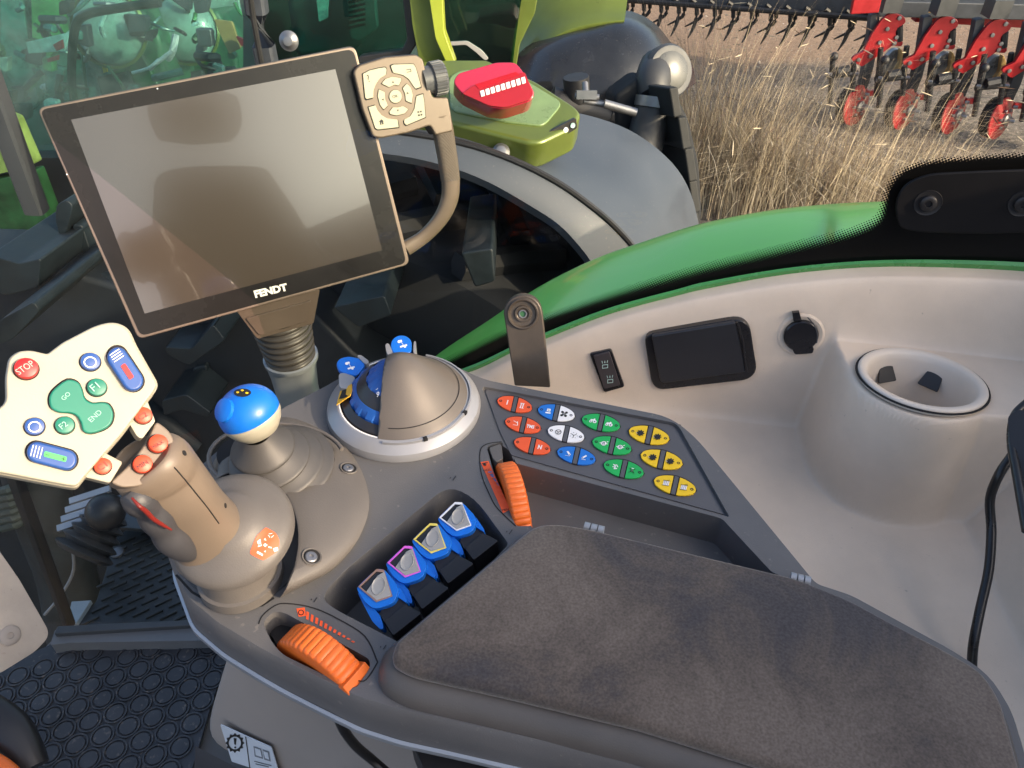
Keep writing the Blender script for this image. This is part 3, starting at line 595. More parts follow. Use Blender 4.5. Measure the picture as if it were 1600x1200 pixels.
# ================================================================== CONTROL GRIP
gb = Z(362, 826, .045); g0 = Z(345, 828, .05); g1 = Z(238, 722, .135); axg = (g1 - g0).normalized()
grip = root('control_grip', Z(372, 915, 0), 'tan grey multifunction grip with cream head plate of red, teal and blue buttons', 'joystick')
mk('swivel_neck', lathe([(.0285, -.001), (.0285, .007), (.0262, .0078), (.0255, .012), (.0265, .034), (0, .036)], FR(Z(378, 903, .002), (0, 0, 1)), 56), CHW, grip)
skf = FR(gb, (axg * .55 + Vector((.10, -.28, .75))).normalized(), (1, 0, 0))
skirt = mk('skirt', lathe([(.0, .017), (.018, .0165), (.0215, .0125), (.026, .0095), (.033, .0065), (.0385, .0030), (.0408, -.0008), (.0410, -.0030), (.0395, -.0036), (.030, -.0030)], skf, 72), CHW, grip, ang=50)
tsk = bvh_of(skirt)
decal('shift_pattern_sticker', tsk, rnd([(415, 824, 3), (431, 833, 4), (437, 846, 5), (433, 862, 5), (411, 876, 4), (390, 865, 4), (400, 838, 5)], 4), .0005, ORP, grip, 4)
for px in ([(401, 846), (406, 842), (408, 850), (403, 851)], [(411, 852), (414, 849), (418, 852), (414, 855)], [(403, 853), (409, 851), (409, 853), (403, 855)], [(419, 854), (424, 855), (424, 857), (419, 856)], [(426, 857), (433, 855), (434, 860), (428, 863)], [(402, 861), (411, 866), (410, 869), (401, 864)], [(412, 844), (414, 841), (416, 845)], [(412, 862), (415, 860), (415, 863)]):
    decal('printed_symbol', tsk, px, .0010, WHT, grip, 1)
for k in range(3): decal('printed_symbol', tsk, [(423 + 5 * math.cos(R(a)), 837 + 4 * math.sin(R(a))) for a in (0 + k * 110, 80 + k * 110)] + [(423 + 3.6 * math.cos(R(a)), 837 + 2.8 * math.sin(R(a))) for a in (80 + k * 110, 0 + k * 110)], .0010, WHT, grip, 1)
# handle body: sections from base to top
def gl(px, py, z): return Z(px, py, z)
secs = [(340, 852, .034, .0285), (327, 832, .050, .0240), (302, 800, .076, .0212), (279, 769, .100, .0205), (254, 743, .116, .0220), (240, 730, .126, .0226), (232, 723, .1320, .0208), (227, 719, .1345, .0155)]
pathv = [gl(a, b, c) for a, b, c, _ in secs]; rad = [s[3] for s in secs]
body = mk('handle', tube(pathv, rad, seg=40, k=6, flat=.86, up=Vector((.3, -.9, .3)), power=2.3), mat('tan_grey_plastic', (.165, .130, .098), .45, grain=.08, var=.05), grip, ang=60)
tb = bvh_of(body)
# finger side insert in dark grey, three finger bumps
ins = []
for (x, y, z, r_) in ((262, 800, .092, .0120), (248, 785, .106, .0135), (276, 822, .078, .0125), (292, 838, .064, .0130), (232, 768, .116, .0105)):
    ins.append(sphere(Z(x, y, z), r_, 24, 14, 1.0))
ins = tube([Z(200, 768, .124), Z(216, 781, .118), Z(232, 793, .108), Z(244, 808, .098), Z(256, 824, .086), Z(268, 839, .075), Z(282, 852, .064), Z(296, 862, .052)], [.006, .0092, .0084, .0100, .0090, .0104, .0094, .007], 24, k=5)
mk('finger_rest', ins, mat('finger_grey', (.045, .046, .052), .5, grain=.15, var=.06), grip, ang=180)
mk('trigger', tube([Z(206, 778, .130), Z(217, 790, .127), Z(228, 799, .121), Z(240, 811, .113), Z(254, 820, .105), Z(268, 828, .098)], [.0006, .0011, .0014, .0013, .0011, .0005], 10), mat('trigger_red', (.16, .014, .010), .4, var=.1), grip)
# seam on the handle
sp = [hit(tb, *p) for p in cr([(272, 730), (286, 746), (304, 768), (324, 793), (342, 818)], 5, False)]; sp = [h[0] + h[1] * .0001 for h in sp if h]
mk('seam', tube(sp, .0004, 6, k=1), SEAM, grip)
for p in ((288, 708), (352, 790)):
    h = hit(tb, *p)
    if h: mk('pin_hole', lathe([(0, .0003), (.0017, .0003), (.0017, 0)], FR(h[0], h[1]), 12), SEAM, grip)
pn = Vector((.50, -.50, .68)).normalized(); PF = FR(Z(120, 640, .175), pn, (1, 0.6, 0))
# collar blade under the plate carrying MIN / MAX
CF = FR(PF.o - pn * .006, pn, PF.x)
blade = [(244, 658, 6), (262, 670, 10), (274, 688, 12), (256, 735, 16), (222, 760, 14), (190, 762, 8), (172, 754, 6), (204, 724), (229, 690)]
pr('top_face', CF, rnd(blade, 8), -.0028, .020, body.data.materials[0], grip, bevel=.004, seg=4)
for px in (([(228, 621, 4), (243, 658, 4), (222, 686, 5), (214, 682, 4), (195, 650, 4)]), ([(150, 700, 4), (192, 722, 4), (172, 755, 5), (130, 745, 4)])):
    pr('shoulder', CF, rnd(px, 4), .0005, .012, CREAM, grip, bevel=.0015, seg=3)
plate = [(9, 590, 10), (14, 560, 8), (28, 549, 8), (48, 547, 8), (74, 553, 4), (98, 535, 6), (150, 508, 16), (178, 503, 14), (200, 513, 12), (212, 540), (246, 600, 10), (240, 612, 4), (190, 678), (130, 747, 3), (120, 760, 8), (104, 758, 4), (0, 738), (-38, 728, 12), (-58, 700, 12), (-30, 662), (10, 628, 10)]
mk('rear_shell', prism([PF.W(p[0], p[1], -.0045) for p in rnd([(p[0] + (p[0] - 100) * .02, p[1] + (p[1] - 640) * .02 + 1) + tuple(p[2:]) for p in plate], 6, 5)], PF.n, .014), CREAM, grip, bevel=.004, seg=4)
pr('head_plate', PF, rnd(plate, 6, 5), 0, .0045, CREAM, grip, bevel=.0012, seg=3)
def round_btn(x, y, rpx, m, h=.0026, fr=PF, par=grip, name='push_button'):
    c = fr.W(x, y, 0); rr = (fr.W(x + rpx, y) - fr.W(x - rpx, y)).length / 2 * .97
    mk('button_gap', lathe([(rr * 1.10, 0), (rr * 1.10, .0003), (0, .0003)], FR(c, fr.n), 32), SEAM, par)
    o = mk(name, lathe([(rr, -.001), (rr, h * .75), (rr * .93, h), (rr * .6, h * 1.12), (0, h * 1.15)], FR(c, fr.n), 36), m, par, ang=40); return o
stop = round_btn(41, 577, 20, REDP, .004); stop['label'] = 'round red STOP button'
text('STOP', PF, (30, 586), (55, 570), mat('pale_red_print', (.75, .4, .36), .5, var=0), stop, w=.0050, hs=1.25)
for x, y in ((141, 566), (54, 667)):
    o = round_btn(x, y, 16.5, BLUED if False else mat('grip_blue', (.016, .07, .27), .4, var=.05), .0028); c = PF.W(x, y, .0033)
    rq = (PF.W(x + 16.5, y) - PF.W(x - 16.5, y)).length / 2; mk('printed_ring', lathe([(rq * .62, 0), (rq * .62, .0002), (rq * .50, .0002), (rq * .50, 0)], FR(c, PF.n), 28), WHT, o)
for x, y, s_ in ((151, 606, 'F1'), (101, 665, 'F2')):
    o = round_btn(x, y, 16, GRNB, .0028); text(s_, PF, (x - 4, y + 6), (x + 6, y - 1), mat('faint_print', (.25, .5, .4), .5, var=0), o, w=.0042)
big = [(85, 607), (105, 593), (122, 597), (129, 609), (133, 622), (144, 629), (158, 628), (170, 631), (177, 645), (174, 661), (162, 671), (142, 677), (130, 673), (126, 660), (119, 649), (107, 645), (92, 644), (79, 636), (77, 620)]
mk('button_gap', prism([PF.W(p[0] + (p[0] - 127) * .045, p[1] + (p[1] - 636) * .045, .0003) for p in cr(big, 3)], PF.n, .001), SEAM, grip, smooth=False)
bgb = mk('push_button', prism([PF.W(*p, .0032) for p in cr(big, 3)], PF.n, .003), GRNB, grip, bevel=.001, seg=3); bgb['label'] = 'large teal rocker button marked GO and END'
text('GO', PF, (100, 626), (111, 616), M['faint_print'], bgb, w=.0034); text('END', PF, (143, 660), (160, 645), M['faint_print'], bgb, w=.0034)
for (A_, B_), kind in ((((184, 558), (208, 594)), 'r'), (((58, 706), (104, 718)), 'g')):
    A_ = Vector(A_); B_ = Vector(B_); d = (B_ - A_).normalized(); pq = Vector((-d.y, d.x)); rr = 16.5
    pts = [(A_ + (-d * math.cos(R(a)) + pq * math.sin(R(a))) * rr) for a in range(-90, 91, 18)] + [(B_ + (d * math.cos(R(a)) - pq * math.sin(R(a))) * rr) for a in range(-90, 91, 18)]
    pts = [(p.x, p.y) for p in pts]; cx, cy = (A_ + B_) / 2
    mk('button_gap', prism([PF.W(cx + (p[0] - cx) * 1.07, cy + (p[1] - cy) * 1.08, .0003) for p in pts], PF.n, .001), SEAM, grip, smooth=False)
    o = mk('rocker_button', prism([PF.W(*p, .0045) for p in pts], PF.n, .0045), mat('grip_blue', (.03, .13, .42), .4), grip, bevel=.0016, seg=4)
    cc_ = A_ + (B_ - A_) * .62 + (pq * 0); L2 = 13 if kind == 'r' else 18; W2 = 4.2
    ins_ = [(cc_ + d * (L2 * u) + pq * (W2 * v)) for u, v in ((-1, -1), (1, -1), (1, 1), (-1, 1))]
    mk('rocker_insert', prism([PF.W(p[0], p[1], .0049) for p in rnd([(q.x, q.y) for q in ins_], 2.5)], PF.n, .0008), REDP if kind == 'r' else mat('bright_green', (.05, .5, .1), .4, var=0), o, smooth=False)
    for k in range(4):
        s0 = A_ + d * (-9 + k * 5 if kind == 'g' else -10 + k * 4.2); hw_ = 9
        multi('printed_line', [[tuple(s0 - pq * hw_), tuple(s0 + pq * hw_), tuple(s0 + pq * hw_ + d * 1.3), tuple(s0 - pq * hw_ + d * 1.3)]], PF, .0049, WHT, o)
    if kind == 'g':
        for e_, pl in ((-1, 0), (1, 1)):
            q = cc_ + d * (L2 * .72 * e_); multi('printed_sign', [[tuple(q - d * 3), tuple(q + d * 3), tuple(q + d * 3 + pq * 1), tuple(q - d * 3 + pq * 1)]] + ([[tuple(q - pq * 3), tuple(q + pq * 3), tuple(q + pq * 3 + d), tuple(q - pq * 3 + d)]] if pl else []), PF, .0052, BLKP, o)
for x, y, s_, fr_ in ((223, 650, 'C2', CF), (160, 729, 'C1', CF)):
    o = round_btn(x, y, 14.5, mat('orange_red_button', (.68, .06, .018), .4, var=.05), .0040, fr=FR(CF.o + pn * .0005, pn, CF.x)); text(s_, CF, (x - 3, y + 7), (x + 9, y - 1), mat('dark_red_print', (.2, .015, .01), .5, var=0), o, w=.0056)
for x, y, s_ in ((246, 694, 'MAX'), (222, 726, 'MIN')):
    o = round_btn(x, y, 16, M['orange_red_button'], .0045, fr=FR(CF.o - pn * .0026, pn, CF.x)); text(s_, FR(CF.o - pn * .0026, pn, CF.x), (x - 5, y + 8), (x + 11, y - 2), BLKP, o, w=.0062)
# ================================================================== DISPLAY TERMINAL
q = [ray(*p) for p in ((111, 187), (524, 108), (597, 391), (226, 490))]
hx = q[0].cross(q[1]).cross(q[3].cross(q[2])).normalized(); vy = q[0].cross(q[3]).cross(q[1].cross(q[2])).normalized()
if hx.x < 0: hx = -hx
if vy.z < 0: vy = -vy
nn = hx.cross(vy).normalized()
a_ = q[0] / q[0].dot(nn); b_ = q[1] / q[1].dot(nn); k_ = .246 / (a_ - b_).length
TF = FR(CAM - nn * k_, nn, hx)
print('display', TF.o[:], nn[:], TF.W(430, 470)[:])
term = root('display_terminal', Z(470, 625, 0), 'tilted touch display on a silver post with ribbed rubber neck and side keypad', 'display')
bez = rnd([(60, 170, 12), (553, 74, 12), (638, 412, 10), (218, 528, 10)], 10)
BRD = mat('bracket_brown', (.085, .062, .046), .45, grain=.1, var=.08)
rim = mat('bronze_rim', (.20, .15, .12), .35, metal=.5, var=.05)
pr('casing', TF, rnd([(57, 169, 12), (555, 70, 12), (641, 413, 10), (216, 531, 10)], 10), -.0012, .032, mat('casing_grey', (.055, .05, .048), .5, grain=.2), term, bevel=.003, seg=3)
pr('rim', TF, rnd([(57.5, 168.5, 13), (555, 71, 13), (641, 413, 11), (216, 530.5, 11)], 10), -.0004, .0035, rim, term, bevel=.0012, seg=3)
BZ = mat('bezel_glass', (.014, .0125, .012), .25, var=.1, spec=.22)
pr('bezel', TF, rnd([(62, 171.5, 12), (552, 76, 12), (635, 411, 10), (220, 525, 10)], 10), .0004, .0006, BZ, term)
SC = bpy.data.materials.new('lcd_off'); SC.use_nodes = True; b = SC.node_tree.nodes['Principled BSDF']
b.inputs['Base Color'].default_value = (.050, .038, .028, 1); b.inputs['Roughness'].default_value = .16; b.inputs['Specular IOR Level'].default_value = 1.0; b.inputs['Coat Weight'].default_value = .6; b.inputs['Coat Roughness'].default_value = .02
mk('screen', ([TF.W(*p, .0007) for p in ((111, 187), (524, 108), (597, 391), (226, 490))], [(0, 1, 2, 3)]), SC, term, smooth=False)
text('FENDT', TF, (399, 465), (450, 453), mat('logo_cream', (.75, .72, .66), .4, var=0), term, w=.0008, name='logo', bold=.05, hs=.92)
multi('sensor_dot', [circ(246, 138.5, 1.2, 8), circ(104.5, 272.5, 1.2, 8)], TF, .0008, WHT, term)
# keypad module
def z5(p): return zm(p, 8, 540, 60)
kp = [(552, 112, 6), (560, 102, 6), (602, 89), (650, 85, 4), (661, 92, 5), (668, 122), (676, 152), (700, 152, 4), (705, 178), (708, 205, 3), (681, 211, 3), (672, 196, 4), (640, 207), (596, 216), (583, 214, 6), (566, 170)]
mk('module_back', prism([TF.W(p[0] - 2, p[1] - 1, .006) for p in rnd(kp, 5)], TF.n, .022), BLK, term, bevel=.002)
kmod = pr('keypad_module', TF, rnd(kp, 5), .012, .008, BRNZ, term, bevel=.0022, seg=4)
KM = FR(TF.P(0, 0, .012), TF.n, TF.x)
btn = {'help': [(215, 445), (300, 400), (400, 375), (495, 360), (515, 390), (505, 455), (430, 500), (380, 570), (350, 650), (345, 740), (260, 760), (245, 740)],
       'back': [(565, 345), (600, 325), (850, 320), (880, 370), (945, 605), (875, 630), (850, 600), (790, 510), (720, 460), (595, 430)],
       'home': [(285, 860), (375, 835), (400, 900), (450, 960), (520, 1000), (650, 1015), (665, 1110), (400, 1140), (370, 1120)],
       'menu': [(885, 720), (970, 695), (985, 800), (1000, 985), (760, 1085), (735, 1060), (730, 1015), (810, 970), (860, 880)],
       'up': [(450, 565), (500, 505), (580, 480), (690, 495), (700, 520), (665, 590), (610, 578), (545, 610)],
       'right': [(712, 620), (765, 565), (815, 615), (842, 700), (828, 812), (752, 780), (745, 700)],
       'left': [(400, 720), (415, 635), (490, 670), (495, 760), (530, 840), (475, 890), (430, 830)],
       'down': [(545, 920), (590, 860), (650, 862), (720, 845), (785, 885), (740, 940), (640, 965), (560, 950)],
       'ok': [(625 + 80 * math.cos(R(a)), 725 + 84 * math.sin(R(a))) for a in range(0, 360, 20)]}
for nm, px in btn.items():
    cx = sum(p[0] for p in px) / len(px); cy = sum(p[1] for p in px) / len(px)
    mk('button_gap', prism([KM.W(*p, .00015) for p in z5(rnd([(cx + (p[0] - cx) * 1.07 - 4, cy + (p[1] - cy) * 1.07 + 2) for p in px], 12))], KM.n, .0004), SEAM, term, smooth=False)
    o = mk('keypad_button', prism([KM.W(*p, .0013) for p in z5(rnd(px, 12))], KM.n, .0014), PADC, term, bevel=.0004, seg=2)
    fw = .0015
    if nm == 'help': text('?', KM, z5([(288, 545)])[0], z5([(312, 538)])[0], BLKP, o, w=fw)
    elif nm == 'ok': text('OK', KM, z5([(590, 750)])[0], z5([(660, 735)])[0], BLKP, o, w=fw)
    elif nm == 'back': multi('printed_symbol', [z5([(755, 390), (815, 378), (817, 386), (757, 398)]), z5([(815, 378), (823, 415), (815, 417), (808, 382)]), z5([(765, 428), (823, 415), (823, 407), (764, 420)])], KM, fw, BLKP, o)
    elif nm == 'home': multi('printed_symbol', [z5([(415, 1045), (445, 1010), (480, 1035)]), z5([(428, 1042), (470, 1036), (476, 1072), (458, 1075), (453, 1052), (444, 1054), (448, 1078), (433, 1080)])], KM, fw, BLKP, o)
    elif nm == 'menu': multi('printed_symbol', [z5([(895 + dx, 912 + dy), (918 + dx, 908 + dy), (922 + dx, 928 + dy), (899 + dx, 932 + dy)]) for dx, dy in ((0, 0), (32, -6), (8, 40), (40, 34))], KM, fw, BLKP, o)
    else:
        d = {'up': (0, -1), 'down': (0, 1), 'left': (-1, 0), 'right': (1, 0)}[nm]; e = (-d[1], d[0]); s_ = 14
        multi('printed_symbol', [z5([(cx + d[0] * s_, cy + d[1] * s_), (cx - d[0] * s_ + e[0] * s_, cy - d[1] * s_ + e[1] * s_), (cx - d[0] * s_ - e[0] * s_, cy - d[1] * s_ - e[1] * s_)])], KM, fw, BLKP, o)
# knurled knob, axis along the display's width
kc = TF.W(676, 124, .002); kf = FR(kc, TF.x, TF.n); kr = (TF.W(680, 152) - TF.W(672, 96)).length / 2
mk('knob', lathe([(kr * .8, -.012), (kr * .8, -.002), (kr, -.001), (kr * 1.0, .001), (kr * 1.0, .010), (kr * .93, .0125), (kr * .5, .0135), (0, .0135)], kf, 216, rib=lambda a, r_, z: -.05 * (1 if math.sin(a * 27) > .1 else 0) if r_ > kr * .9 else 0), mat('knob_grey', (.10, .10, .105), .4, var=.05), term, ang=25)
hp = [TF.W(x, y, w_) for x, y, w_ in ((688, 180, .004), (693, 205, .002), (699, 245, .0), (704, 280, -.001), (702, 312, -.003), (688, 342, -.006), (662, 370, -.010), (634, 388, -.012))]
mk('handle', tube(hp, [.0105, .0105, .0102, .0098, .0092, .0082, .0075, .0085], 20, flat=.8, up=TF.n, power=3), BRNZ, term, ang=60)
gp = [TF.W(x, y, w_) for x, y, w_ in ((692, 207, .0025), (699, 245, .0006), (704, 282, -.0006))]
grm = mat('grip_texture', (.13, .10, .075), .55, var=.05); nn_ = grm.node_tree.nodes; ll_ = grm.node_tree.links
tcg = nn_.new('ShaderNodeTexCoord'); vo = nn_.new('ShaderNodeTexVoronoi'); vo.inputs['Scale'].default_value = 900; vo.inputs['Randomness'].default_value = .15; ll_.new(tcg.outputs['Object'], vo.inputs['Vector']); bpg = nn_.new('ShaderNodeBump'); bpg.inputs['Strength'].default_value = .8; bpg.inputs['Distance'].default_value = .001; ll_.new(vo.outputs['Distance'], bpg.inputs['Height']); ll_.new(bpg.outputs[0], nn_['Principled BSDF'].inputs['Normal'])
mk('handle_grip', tube(gp, [.0107, .0106, .0101], 20, flat=.82, up=TF.n, power=3), grm, term, ang=60)
# bracket, bellows, post
BF = FR(TF.W(435, 495, -.030), (TF.n + Vector((0, 0, -.3))).normalized(), TF.x)
pr('neck_bracket', BF, rnd([(368, 484, 3), (500, 452, 3), (490, 506, 4), (402, 530, 4)], 3), .018, .04, BRD, term, bevel=.003, seg=3)
pr('neck_bracket', BF, rnd([(384, 498, 2), (486, 470, 2), (481, 502, 4), (405, 524, 4)], 3), .020, .01, BRD, term, bevel=.001, seg=2)
yb = TF.W(430, 500, -.052).y
pA = Y(432, 478, yb); pB = Y(455, 560, yb + .005); axb = (pA - pB).normalized(); L = (pA - pB).length; bfm = FR(pB, axb, (1, 0, 0))
prof = []; nR = 8
for k in range(nR):
    z0 = L * k / nR; rr = .029 + .007 * k / nR; prof += [(rr - .0045, z0), (rr - .001, z0 + L / nR * .25), (rr, z0 + L / nR * .5), (rr - .001, z0 + L / nR * .75)]
prof += [(.030, L), (.001, L + .001)]
mk('bellows', lathe(cr(prof, 3, False), bfm, 72), mat('bellows_rubber', (.045, .037, .03), .38, var=.12), term, ang=60)
pc = [(pB + axb * .004, .029, .024), (Y(459, 580, yb + .008), .0255, .023), (Y(465, 610, yb + .012), .024, .022), (Y(474, 660, yb + .014), .027, .024)]
rows = [[p + Vector((a * math.copysign(abs(math.cos(2 * math.pi * i / 40)) ** .6, math.cos(2 * math.pi * i / 40)), b * math.copysign(abs(math.sin(2 * math.pi * i / 40)) ** .6, math.sin(2 * math.pi * i / 40)), 0)) for i in range(40)] for p, a, b in pc]
mk('post', loft(rows, True, True), SIL, term, ang=45)
mk('post_collar', lathe([(.0305, -.002), (.0315, .0), (.0315, .004), (.029, .005)], bfm, 48), SIL, term)

# ================================================================== PHONE BRACKET ARM
f = FR(Z(826, 600, -.03), (-.05, -.85, .35), (1, 0, 0))
arm = root('mounting_arm', Z(828, 612, -.03), 'upright bronze grey mounting arm with a bored round end', 'mounting arm')
c0 = (817, 490); pts = [(817 + 30 * math.cos(R(a)), 490 + 29 * math.sin(R(a))) for a in range(180, 361, 12)] + [(860, 606), (804, 603)]
pts[-3] = (848, 492)
pr('arm_plate', f, pts, 0, .012, mat('arm_grey', (.075, .062, .050), .38, metal=.3, grain=.12, var=.12, vscale=40), arm, bevel=.0015, seg=3)
cf = f.at(817, 490); rb_ = (f.W(842, 490) - f.W(792, 490)).length / 2
mk('boss', lathe([(rb_, 0), (rb_, .0015), (rb_ * .93, .0028), (rb_ * .86, .0026), (rb_ * .78, .0004), (rb_ * .55, .0002), (rb_ * .5, .002), (rb_ * .4, .002), (rb_ * .3, .0008), (rb_ * .2, .0008)], cf, 48), M['arm_grey'], arm, ang=30)
mk('threaded_hole', lathe([(rb_ * .26, .0018), (rb_ * .26, .0022), (rb_ * .2, .0022), (rb_ * .18, .0008)], cf, 24), STEEL, arm)
mk('hole', lathe([(rb_ * .19, .0009), (0, .0009)], cf, 20), mat('hole_green', (.03, .12, .05), .5, var=0), arm)

# ================================================================== SIDE WINDOW CURVE, CAB FRAME, LINER
def gy(x, z): return .667 - (.33 * (x - .03) ** 2 if x > .03 else .0) + .05 * z
def G(px, py, off=0.0):
    d = ray(px, py); lo, hi = 0.0, 3e-3
    fn = lambda t: (CAM.y + d.y * t) - (gy(CAM.x + d.x * t, CAM.z + d.z * t) - off)
    for _ in range(50):
        m_ = (lo + hi) / 2
        if fn(m_) > 0: hi = m_
        else: lo = m_
    return CAM + d * lo
def interp(tab, x):
    if x <= tab[0][0]:
        a, b = tab[0], tab[1]
    elif x >= tab[-1][0]: a, b = tab[-2], tab[-1]
    else:
        for a, b in zip(tab, tab[1:]):
            if a[0] <= x <= b[0]: break
    return a[1] + (b[1] - a[1]) * (x - a[0]) / (b[0] - a[0])
def smoothtab(tab): return cr(tab, 6, False)
LOW = smoothtab([(640, 612), (720, 586), (760, 570), (801, 549), (856, 527), (952, 490), (1062, 460), (1100, 451), (1200, 432), (1290, 421), (1380, 416), (1475, 417), (1600, 423), (1720, 435)])
UPP = smoothtab([(640, 604), (720, 577), (760, 561), (801, 541), (856, 518), (952, 481), (1062, 451), (1100, 441), (1200, 423), (1290, 412), (1380, 406.5), (1475, 406), (1600, 410), (1720, 420)])
KUR = smoothtab([(640, 600), (700, 572), (760, 543), (801, 524), (870, 499), (980, 464), (1090, 434), (1200, 408), (1300, 384), (1340, 372), (1366, 360), (1382, 346), (1388, 325), (1392, 302), (1402, 284), (1420, 270), (1450, 260), (1500, 254), (1600, 248), (1720, 246)])
DUR = smoothtab([(640, 586), (700, 557), (760, 527), (801, 509), (870, 483), (980, 446), (1090, 413), (1200, 386), (1300, 362), (1335, 352), (1358, 342), (1370, 332), (1374, 318), (1379, 296), (1390, 276), (1412, 260), (1445, 249), (1500, 243), (1600, 237), (1720, 235)])
# cab frame flange (green) along the bottom of the glass
fl = root('cab_frame_flange', G(1200, 428), 'narrow bright green frame lip along the bottom edge of the side window', 'frame lip')
xs = list(range(640, 1721, 12))
mk('painted_lip', loft([[G(x, interp(UPP, x) - 1, -.004) for x in xs], [G(x, interp(UPP, x), .006) for x in xs], [G(x, interp(UPP, x) * .5 + interp(LOW, x) * .5, .0085) for x in xs], [G(x, interp(LOW, x) + 1, .007) for x in xs], [G(x, interp(LOW, x) + 8, .001) for x in xs]]), mat('lip_green', (.06, .30, .07), .28, var=.1, coat=.6), fl, ang=50)
lsp = [TOP for _ in ()]
# sill table in world coordinates
SW = [(G(x, interp(LOW, x), .006)) for x in range(560, 1761, 20)]
def sill(x):
    if x <= SW[0].x: return SW[0].y, SW[0].z + (x - SW[0].x) * .4
    for a, b in zip(SW, SW[1:]):
        if a.x <= x <= b.x:
            t_ = (x - a.x) / (b.x - a.x); return a.y + (b.y - a.y) * t_, a.z + (b.z - a.z) * t_
    return SW[-1].y, SW[-1].z
def ss(t_): t_ = max(0, min(1, t_)); return t_ * t_ * (3 - 2 * t_)
CC = Z(1440, 592, .016)
FLOOR = -.105
def cap_d(x, y, a, b):
    p = Vector((x, y)); a = Vector(a); b = Vector(b); t_ = max(0, min(1, (p - a).dot(b - a) / (b - a).length_squared)); return (p - a - (b - a) * t_).length
def liner_z(x, y):
    sy, sz = sill(x); d = sy - y
    z = FLOOR
    lipw = .012 + .006 * ss((x - .1) / .2)
    h = sz - FLOOR
    u = (d - lipw) / (.035 + .05 * max(0, h))
    prof = 1 - ss(u) if d > lipw else 1
    zl = FLOOR + h * prof - .012 * ss((d - .004) / lipw) * (1 if d < lipw * 2 else 0) * 0
    z = zl
    dp = min(cap_d(x, y, (CC.x, CC.y), (CC.x + .03, CC.y + .25)), cap_d(x, y, (CC.x + .012, CC.y + .01), (.8, CC.y - .03)))
    pz_ = FLOOR + (CC.z - .004 - (y - CC.y) * .12 - FLOOR) * (1 - ss((dp - .057) / .018))
    k = .030; z = max(z, pz_) if abs(z - pz_) > k else (max(z, pz_) + (k - abs(z - pz_)) ** 2 / (4 * k))
    rr_ = FLOOR + .11 * ss((x - (.395 + .10 * (y - .4))) / .07); z = max(z, rr_)
    rr2 = .16 * ss((x - .50) / .05); z = max(z, FLOOR + .11 + rr2 if x > .49 else z)
    return z
lin = root('side_liner', (.3, .55, FLOOR), 'moulded beige side liner with cup holder, socket, switch and lidded pocket', 'side panel')
nx, ny = 260, 230; x0, x1 = -.05, .62; rows = []
for j in range(ny + 1):
    v = j / ny; row = []
    for i in range(nx + 1):
        x = x0 + (x1 - x0) * i / nx; sy, sz = sill(x); y = .12 + (sy - .12) * (v ** .75); row.append(Vector((x, y, liner_z(x, y))))
    rows.append(row)
linm = mk('liner_shell', loft(rows), BEI, lin, ang=80)
# open the shell above the cup
me = linm.data; o_ = worigin(linm); bm = bmesh.new(); bm.from_mesh(me)
dl = [f_ for f_ in bm.faces if (Vector((f_.calc_center_median().x + o_.x, f_.calc_center_median().y + o_.y)) - Vector((CC.x, CC.y))).length < .0475 and f_.calc_center_median().z + o_.z < CC.z + .004]
bmesh.ops.delete(bm, geom=dl, context='FACES'); bm.to_mesh(me); bm.free()
tl = bvh_of(linm)
# cup holder
cf = FR((CC.x, CC.y, CC.z), (.02, .13, 1)); CHM = mat('cup_beige', (.68, .60, .51), .45, grain=.15, var=.03)
cup = mk('cup_holder', lathe([(.0525, -.004), (.0531, .0000), (.0524, .0016), (.0505, .0022), (.0462, .0014), (.0446, -.0008), (.0432, -.006), (.0405, -.05), (.0385, -.085), (0, -.086)], cf, 80), CHM, lin, ang=50)
mk('cup_seam', lathe([(.0530, -.0005), (.0541, .0006), (.0550, -.0010)], cf, 72), SEAM, lin)
for a in (160, 104, 46, -80):
    ca, sa = math.cos(R(a)), math.sin(R(a)); base = cf.P(.0398 * ca, .0398 * sa, -.0235); f = FR(base, (-ca * .8, -sa * .8, .6), (-sa, ca, 0))
    mk('cup_clip', prism([f.P(u, v, .003) for u, v in rnd([(-.0095, .004), (.0095, .004), (.0055, -.020), (-.0055, -.020)], .002)], f.n, .0025), BLK, cup, bevel=.0006)
# lidded pocket, switch and socket let into the wall
def on_wall(px, py): return frame_on(tl, px, py, (1, 0, 0))
f = on_wall(1092, 560); f = FR(f.o, (f.n + Vector((0, 0, -.05))).normalized(), (1, -.1, .0))
gl_blk = mat('gloss_black', (.012, .012, .015), .25, grain=.06, var=.05)
pk = pr('pocket_frame', f, rnd([(1006, 524, 14), (1156, 498, 18), (1172, 510, 10), (1183, 580, 10), (1170, 594, 12), (1030, 610, 12), (1018, 600, 10)], 10), .006, .016, gl_blk, lin, bevel=.003, seg=4)
pr('pocket_lid', f, rnd([(1018, 525, 4), (1150, 503, 6), (1166, 582, 4), (1032, 600, 8)], 5), .0100, .006, mat('lid_black', (.02, .021, .026), .35, grain=.15, var=.06), lin, bevel=.0025, seg=4)
mk('pocket_lid_edge', tube([f.W(*p, .0095) for p in ((1152, 503), (1160, 530), (1164, 560), (1167, 580))], .0014, 8), gl_blk, lin)
f = on_wall(948, 580); f = FR(f.o, (f.n + Vector((-.05, 0, .0))).normalized(), (1, 0, 0))
pr('switch_frame', f, rnd([(921, 553, 4), (955, 546, 4), (976, 605, 4), (944, 614, 4)], 4), .004, .012, gl_blk, lin, bevel=.0012)
sw = pr('switch', f, rnd([(927, 556, 2), (952, 550, 2), (969, 602, 2), (944, 608, 2)], 2), .0065, .004, mat('switch_grey', (.05, .042, .045), .4, var=.04), lin, bevel=.0008)
